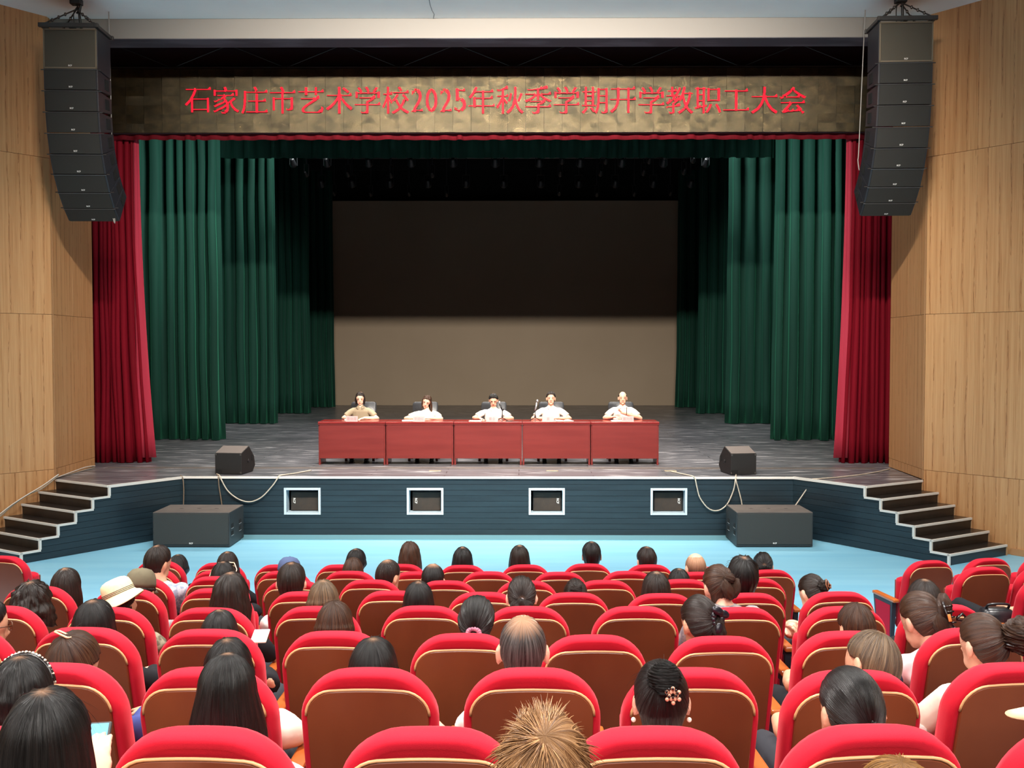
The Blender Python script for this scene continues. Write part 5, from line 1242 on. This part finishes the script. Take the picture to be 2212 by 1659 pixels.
def accessories(style, t, MW, pole, seed):
    b = MB()
    if style == 'flowerbun':
        c = pole + Vector((.018, -.052, -.040))
        for k in range(12):
            a = k * PI / 6; r = .020 if k % 2 else .011
            b.ell(c + Vector((math.cos(a) * r, -.004 * (k % 2), math.sin(a) * r)), (.0062, .005, .0062), 8, 6)
        acc('flower_clip', b, AMBER, t, MW)
        b = MB()
        for k in range(9):
            a = k * .7; b.ell(c + Vector((math.cos(a) * .016 - .004, -.008, math.sin(a) * .012 + .008)), (.004, .004, .004), 8, 6)
        acc('flower_clip', b, CLAWB, t, MW)
        for sg in (-1, 1): b = MB(); b.ell((sg * .083, .0, -.066), (.0075, .0075, .0075)); acc('earring', b, PEARL, t, MW)
    elif style == 'bob' and seed % 7 == 3:
        b.ell((-.082, -.03, -.075), (.006, .006, .006)); b.ell((-.084, -.03, -.088), (.008, .008, .008)); acc('earring', b, PEARL, t, MW)
    elif style == 'claw':
        for dz in (0, .0): b.tube([pole + Vector((.0, -.046, -.035)), pole + Vector((-.012, -.05, .0)), pole + Vector((0, -.048, .034)), pole + Vector((.010, -.05, .02)), pole + Vector((0, -.052, -.012)), pole + Vector((.02, -.05, -.022)), pole + Vector((.026, -.048, .0)), pole + Vector((.008, -.05, .006))], .0035, 6)
        acc('loop_clip', b, TAN, t, MW)
    elif style == 'clawclip':
        c = pole + Vector((.0, -.03, -.035))
        b.tube([c + Vector((-.012, -.012, .07)), c + Vector((-.020, -.022, .03)), c + Vector((-.012, -.026, -.01)), c + Vector((.01, -.02, -.045))], .006, 8)
        for k in range(5): a = c + Vector((-.016, -.024, .05 - k * .022)); b.tube([a, a + Vector((.03, -.006, 0)), a + Vector((.045, .01, 0))], .004, 6)
        b.tube([c + Vector((.03, -.024, 0)), c + Vector((.06, -.03, .014)), c + Vector((.072, -.03, -.002)), c + Vector((.058, -.03, -.018)), c + Vector((.03, -.024, -.006))], .006, 8, closed=True)
        acc('claw_clip', b, CLAWB, t, MW)
        b = MB(); b.box(c + Vector((-.018, -.034, .004)), (.014, .006, .030), bev=.002); acc('clip_buckle', b, mat('amber_buckle', (206, 130, 70), .3), t, MW)
    elif style == 'scrunchie':
        for k in range(14):
            a = 2 * PI * k / 14; b.ell(pole + Vector((math.cos(a) * .024, -.014, math.sin(a) * .018)), (.012, .010, .011), 8, 6)
        acc('scrunchie', b, PINKS, t, MW)
    elif style == 'blackbow':
        for k in range(12):
            a = 2 * PI * k / 12; b.ell(pole + Vector((math.cos(a) * .020, -.014, math.sin(a) * .030)), (.014, .012, .016), 8, 6)
        b.ell(pole + Vector((.030, -.02, .018)), (.026, .008, .018), 12, 8, Matrix.Rotation(.4, 3, 'Y')); b.ell(pole + Vector((-.004, -.03, .034)), (.030, .010, .018), 12, 8, Matrix.Rotation(.5, 3, 'Y')); b.ell(pole + Vector((-.008, -.026, -.038)), (.016, .010, .026), 12, 8, Matrix.Rotation(.3, 3, 'Y'))
        acc('satin_bow', b, SATIN, t, MW)
    elif style == 'pony':
        for k in range(9):
            a = 2 * PI * k / 9; b.ell(pole + Vector((math.cos(a) * .009, -.012, math.sin(a) * .009)), (.0034, .003, .0034), 6, 5)
        acc('jewelled_clasp', b, mat('crystal', (200, 200, 206), .15, metal=.4), t, MW)
    elif style == 'lowtail':
        b.tube([pole + Vector((math.cos(a * .7) * .018, -.008, math.sin(a * .7) * .014)) for a in range(9)], .004, 6, closed=True); acc('hair_tie', b, mat('maroon_tie', (96, 50, 60), .6), t, MW)
    elif style == 'clip':
        c = Vector((-.012, -.052, .094)); M = Matrix.Rotation(.2, 3, 'Y')
        b.tube([c + M @ Vector(q) for q in ((-.034, 0, 0), (-.028, -.010, -.001), (.028, -.010, -.003), (.034, 0, -.002), (.028, .010, .001), (-.028, .010, .002))], .0035, 6, closed=True)
        acc('barrette', b, mat('peach_barrette', (244, 190, 150), .3), t, MW)
    elif style == 'headband':
        for k in range(26):
            a = -1.3 + 2.6 * k / 25; p = Vector((math.sin(a) * (HA * 1.19), .022 + .0 * k, math.cos(a) * HC * 1.19 + .002)); b.ell(p, (.0055, .008, .0055) if k % 2 else (.0045, .0065, .0045), 8, 6)
        acc('beaded_headband', b, mat('bead_cream', (206, 188, 170), .3), t, MW)
        b = MB(); b.tube([Vector((math.sin(a * .13 - 1.3) * HA * 1.15, .022, math.cos(a * .13 - 1.3) * HC * 1.15)) for a in range(21)], .009, 8); acc('headband_core', b, CLAWB, t, MW)
    elif style == 'sunglasses':
        for sg in (-1, 1):
            b.tube([Vector((sg * .006, .05, .102)) + Vector(q) * 1.0 for q in ((0, 0, 0), (sg * .046, .004, -.004), (sg * .050, .026, -.030), (sg * .010, .024, -.012))], .0042, 6, closed=True)
            b.tube([(sg * .054, .054, .095), (sg * .082, .02, .055), (sg * .086, -.03, .0)], .0035, 6)
        acc('sunglasses', b, mat('cream_frame', (236, 214, 180), .35), t, MW)
        b = MB()
        for sg in (-1, 1): b.ell((sg * .030, .066, .092), (.022, .012, .010), 12, 6)
        acc('sunglass_lens', b, mat('lens_dark', (20, 16, 14), .1), t, MW)
    elif style == 'sunhat':
        M = Matrix.Translation((0, -.005, .035)) @ Matrix.Rotation(-.12, 4, 'X')
        prof = [(.142, -.058), (.141, -.052), (.126, -.034), (.108, -.014), (.100, -.004), (.099, .02), (.096, .05), (.088, .075), (.07, .090), (.045, .098), (.012, .100)]
        b.lathe([(r_ * 1.0, z_) for r_, z_ in prof], 36); b.v = [M @ Vector((q.x, q.y * 1.08, q.z + .012 * math.sin(math.atan2(q.y, q.x) * 2 + 1) * (1 if q.length > .12 else 0))) for q in b.v]
        b.f = [f for f in b.f if len(f) == 4 or max(b.v[i].z for i in f) > .1]; o = acc('sun_hat', b, CREAMH, t, MW); md = o.modifiers.new('s', 'SOLIDIFY'); md.thickness = .004
        for k in range(3):
            b = MB(); z_ = .002 + k * .009; r_ = .1015 - k * .0006; b.tube([M @ Vector((math.cos(a * PI / 18) * r_, math.sin(a * PI / 18) * r_ * 1.08, z_)) for a in range(36)], .0016, 5, closed=True); acc('hat_band', b, mat('band_dark', (60, 52, 48), .6), t, MW)
    elif style in ('cap', 'beigecap', 'denimcap'):
        m = {'cap': OLIVE, 'beigecap': BEIGE, 'denimcap': DENIM}[style]
        M = Matrix.Translation((0, -.004, .026)); b.lathe([(.088, -.022), (.092, .0), (.090, .03), (.080, .06), (.058, .082), (.03, .092), (.006, .094)], 28)
        b.v = [M @ Vector((q.x * .93, q.y * 1.1, q.z + .004 * noise.noise(q * 30))) for q in b.v]; b.f = [f for f in b.f if len(f) == 4 or max(b.v[i].z for i in f) > .1]
        o = acc('cap', b, m, t, MW); md = o.modifiers.new('s', 'SOLIDIFY'); md.thickness = .003
        b = MB(); wide = .075 if style != 'beigecap' else .09; v = []
        for k in range(17):
            a = PI * k / 16
            for rr, dz in ((.0, 0), (1, -.018)):
                v.append(Vector((math.cos(a) * (.080 + .012 * rr), .0 + math.sin(a) * (.094 + wide * rr), .004 + dz * (1 + .5 * abs(math.cos(a))))))
        b.add(v, [(2 * k, 2 * k + 1, 2 * k + 3, 2 * k + 2) for k in range(16)]); o = acc('cap_brim', b, m, t, MW); md = o.modifiers.new('s', 'SOLIDIFY'); md.thickness = .004
        b = MB(); b.ell((0, -.004, .121), (.007, .007, .004)); acc('cap_button', b, m, t, MW)
    elif style == 'glasses':
        for sg in (-1, 1): b.tube([(sg * .032 + math.cos(a * PI / 6) * .024, .094, .0 + math.sin(a * PI / 6) * .020) for a in range(12)], .003, 6, closed=True); b.tube([(sg * .056, .092, .006), (sg * .080, .05, .004), (sg * .084, -.01, -.004)], .003, 6)
        b.tube([(-.008, .094, .002), (.008, .094, .002)], .003, 6); acc('glasses', b, mat('tortoiseshell', (90, 54, 36), .25), t, MW)

# ---------------------------------------------------------------- audience
def fix_scene(): pass
for n_, (r, cx, hx, htop, hw, style, hcol, shirt, lean, turn, label) in enumerate(P):
    lst = CH.get(r); 
    if lst: yt = dict(lst)[cx]; p = seat_pos(r, cx, yt); rz = 0; root = Vector((p.x, p.y + .20, zf(r)))
    else: root = Vector(((cx - 1121) / FPX * 1.6, 1.6 + .30, zf(9)))
    Yh = root.y - .02 + lean
    top = atY(hx, htop, Yh)
    ext = {'sunhat': .018, 'cap': .010, 'beigecap': .010}.get(style, 0)
    base = {'curly': .235, 'wavy': .185, 'vlong': .205, 'spiky': .18, 'tousled': .185, 'long': .178, 'sunhat': .255, 'headband': .18, 'ponybun': .172, 'bald': .155, 'balding': .162, 'buzz': .16, 'tuft': .16}.get(style, .170)
    s = max(.88, min(1.14, hw * Yh / FPX / base))
    hl = top - root; hcl = Vector((hl.x, hl.y, hl.z - (.108 + ext) * s))
    near = 2 if r >= 7 else 1 if r >= 5 else 0
    pitch = -.18 - lean * .9
    t = thing('person', label, 'person', root, 0)
    fem = style not in ('short', 'buzz', 'thin', 'bald', 'balding', 'tousled', 'spiky', 'cap', 'beigecap')
    leanx = hcl.x
    el = [(-.235 + leanx * .45, .02, .69), (.235 + leanx * .45, .02, .69)]
    wrv = [(-.12, .27, .66), (.12, .27, .66)]; hd = [Vector((.6, .8, -.1)), Vector((-.6, .8, -.1))]
    if r == 9 and cx == 0:
        el[1] = (-.10, .40, .62); wrv[1] = (-.20, .50, .755); hd[1] = Vector((-.25, .55, .75))
    if 'phone' in label and r != 9: pass
    st2 = 'short' if style == 'glasses' else style
    sl = 'long' if shirt in ('cream', 'navyblue', 'black', 'greyshirt', 'floral', 'bluegrey', 'denim') else 'short'
    skin = (SKIN, SKIN2, SKINL)[n_ % 3] if fem else (SKIN2, SKIN)[n_ % 2]
    kn = ft = None
    if r == 3 and cx == 2262: kn = [(-.40, .36, .66), (-.10, .46, .50)]; ft = [(-.62, .50, .40), (-.08, .46, .09)]
    MW, hr, pole, c7, SH = person(t, hcl, Euler((pitch if style != 'sunhat' else .05, -.42 if style == 'sunhat' else {(7, 1833): .35, (4, 1807): .1}.get((r, cx), 0), turn)), s, skin, shirt, sl,
        ((el[0], wrv[0], hd[0]), (el[1], wrv[1], hd[1], .8 if r == 9 else .5, (0, -.6, .8) if r == 9 and cx == 0 else (0, 0, 1))), near, n_ + 1, st2, hcol, female=fem, feet=ft, knee=kn, ears=fem is False or style in ('flowerbun', 'lowtail', 'clip', 'highbun', 'blackbow', 'clawclip', 'ponybun', 'pony', 'lowbun', 'claw'),
        c7off={(5, 1592): (.02, -.05, .085), (6, 2090): (.02, -.06, .06), (3, 308): (.04, -.02, .05), (6, 190): (0, -.02, .03), (7, 2178): (0, -.04, .03)}.get((r, cx), (0, 0, 0)), vox=.0048 if r == 9 and cx == 0 else None)
    accessories(style, t, MW, pole, n_)
    if 'cream sunglasses' in label: accessories('sunglasses', t, MW, pole, n_)
    if 'denim blue cap' in label: accessories('denimcap', t, MW, pole, n_)
    if 'glasses cut' in label: accessories('glasses', t, MW, pole, n_)
    if 'earring' in label and style == 'bob':
        b = MB(); b.ell((-.086, -.02, -.062), (.006, .006, .006), 8, 6); b.ell((-.088, -.02, -.076), (.009, .009, .009), 8, 6); acc('earring', b, PEARL, t, MW)
# phones and bag held by the audience
def phone(loc, rot, lab, caseM, scr=(120, 150, 170)):
    t = thing('phone', lab, 'phone', loc, 0); t.rotation_euler = rot
    b = MB(); b.box((0, 0, 0), (.076, .158, .010), bev=.004); b.build('case', caseM, t)
    b = MB(); b.box((0, 0, .0055), (.066, .146, .001)); b.build('display', mat('phone_display_%d' % scr[0], scr, .15, emit=scr, estr=.12), t); return t
q = atY(562, 1374, 4.75); phone(q, (.10, 0, .12), 'white-edged phone held between the sixth row chairs, left of middle', mat('phone_white', (232, 222, 206), .4), (150, 158, 168))
q = atY(172, 1594, 2.56); phone(q, (Matrix.Rotation(.95, 3, 'X') @ Matrix.Rotation(PI / 2 + .06, 3, 'Z')).to_euler(), 'dark phone with lit screen held at the bottom left corner', mat('phone_dark', (60, 58, 58), .3), (110, 180, 220))
q = atZ(2168, 1330, 1.0); b = MB(); b.box((0, 0, .12), (.24, .15, .20), bev=.05); b.tube(smooth_path([(-.08, 0, .20), (-.07, -.04, .25), (.07, -.04, .25), (.08, 0, .20)]), .01, 6)
o = b.build('handbag', mat('black_bag', (34, 34, 38), .3, bump=.4, bscale=14), None, True); o.location = (atY(2180, 1330, 7.3).x, 7.5, zf(3) + .52); tag(o, 'soft black leather bag in the lap of the navy-dressed person at the right edge', 'bag')

# ---------------------------------------------------------------- the five speakers on the stage
SPK_ = [
 # head x, top y, yaw, pitch, roll, style, hair, shirt, female, label, arms
 (778, 846, .10, -.30, 0, 'speaker_bob', 'dark_brown', 'khaki', True, 'woman with short dark bob and grey khaki shirt looking down, leftmost at the tables'),
 (922, 853, .0, -.38, -.28, 'speaker_wavy', 'brown', 'ivory', True, 'woman with wavy shoulder-length hair and cream top, head tilted, second at the tables'),
 (1066, 850, .0, -.45, 0, 'short', 'black', 'ptwhite', False, 'man with thick black hair in white shirt, head bowed and writing, third at the tables'),
 (1190, 846, .0, -.05, 0, 'short', 'dark_brown', 'ptwhite', False, 'man in white polo with both forearms on the table, looking straight ahead'),
 (1345, 845, -.05, -.12, 0, 'receding', 'dark_brown', 'ptwhite', False, 'man with receding hair and white shirt, hand raised holding a pen, rightmost at the tables')]
for i, (hx, ht, yaw, pit, roll, style, hcol, shirt, fem, label) in enumerate(SPK_):
    Yh = 18.17; top = atY(hx, ht, Yh); root = Vector((atY(CHX[i], 900, CY).x * .5 + top.x * .5, CY, S))
    t = thing('person', label, 'person', root, PI)
    Ri = Matrix.Rotation(-PI, 3, 'Z'); s = 1.0
    hl = Ri @ (top - root); hcl = Vector((hl.x, hl.y, hl.z - .110 * s))
    # wrists in the local frame: +y is towards the hall, x is mirrored
    A = {0: (((-.30, .18, .78), (-.09, .34, .80), (.9, .5, -.2), .5), ((.33, .15, .78), (.17, .36, .80), (-.9, .3, 0), .5)),
         1: (((-.29, .20, .78), (-.10, .36, .80), (.9, .1, 0), .6), ((.36, .20, .78), (.12, .38, .80), (-.9, .2, 0), .6)),
         2: (((-.34, .16, .78), (-.14, .34, .80), (.9, .2, 0), .5), ((.36, .20, .79), (.24, .40, .80), (-.5, .6, -.2), .9)),
         3: (((-.34, .18, .78), (-.10, .36, .80), (1, .1, 0), .4), ((.34, .18, .78), (.10, .36, .80), (-1, .1, 0), .4)),
         4: (((-.33, .20, .79), (.03, .34, .90), (.6, .1, .8), .9), ((.33, .20, .79), (.20, .38, .82), (-.5, .4, .1), 1.0))}[i]
    cst = {'short': 'speaker_short'}.get(style, style)
    MW, hr, pole, c7, SH = person(t, hcl, Euler((pit, roll, yaw)), s, SKINL if fem else SKIN, shirt, 'short', A, 1, 90 + i, cst, hcol, face=True, female=fem, ears=not fem, collar=style != 'speaker_wavy', feet=[(-.13, .36, .09), (.13, .36, .09)])
    if i == 4:
        pn = MB(); pn.tube([(-.05, .40, .86), (-.06, .38, 1.0)], .006, 8); pn.build('pen', mat('pen_dark', (70, 36, 30), .3), None); o = bpy.context.scene.objects[-1] if False else None
# pens held by speakers are things of their own
for o in list(COL.objects):
    if o.name.startswith('pen') and o.type == 'MESH' and o.parent is None:
        o.location = root; o.rotation_euler = (0, 0, PI); tag(o, 'dark pen held up by the balding speaker', 'pen')
b = MB(); b.tube([(0, 0, 0), (.05, .05, .12)], .005, 8); o = b.build('pen', mat('pen_black', (30, 28, 28), .3)); q = atY(1042, 905, TY + .2); o.location = (q.x, TY + .2, TZ + .01); tag(o, 'black pen in the hand of the writing speaker', 'pen')
bpy.context.view_layer.update()
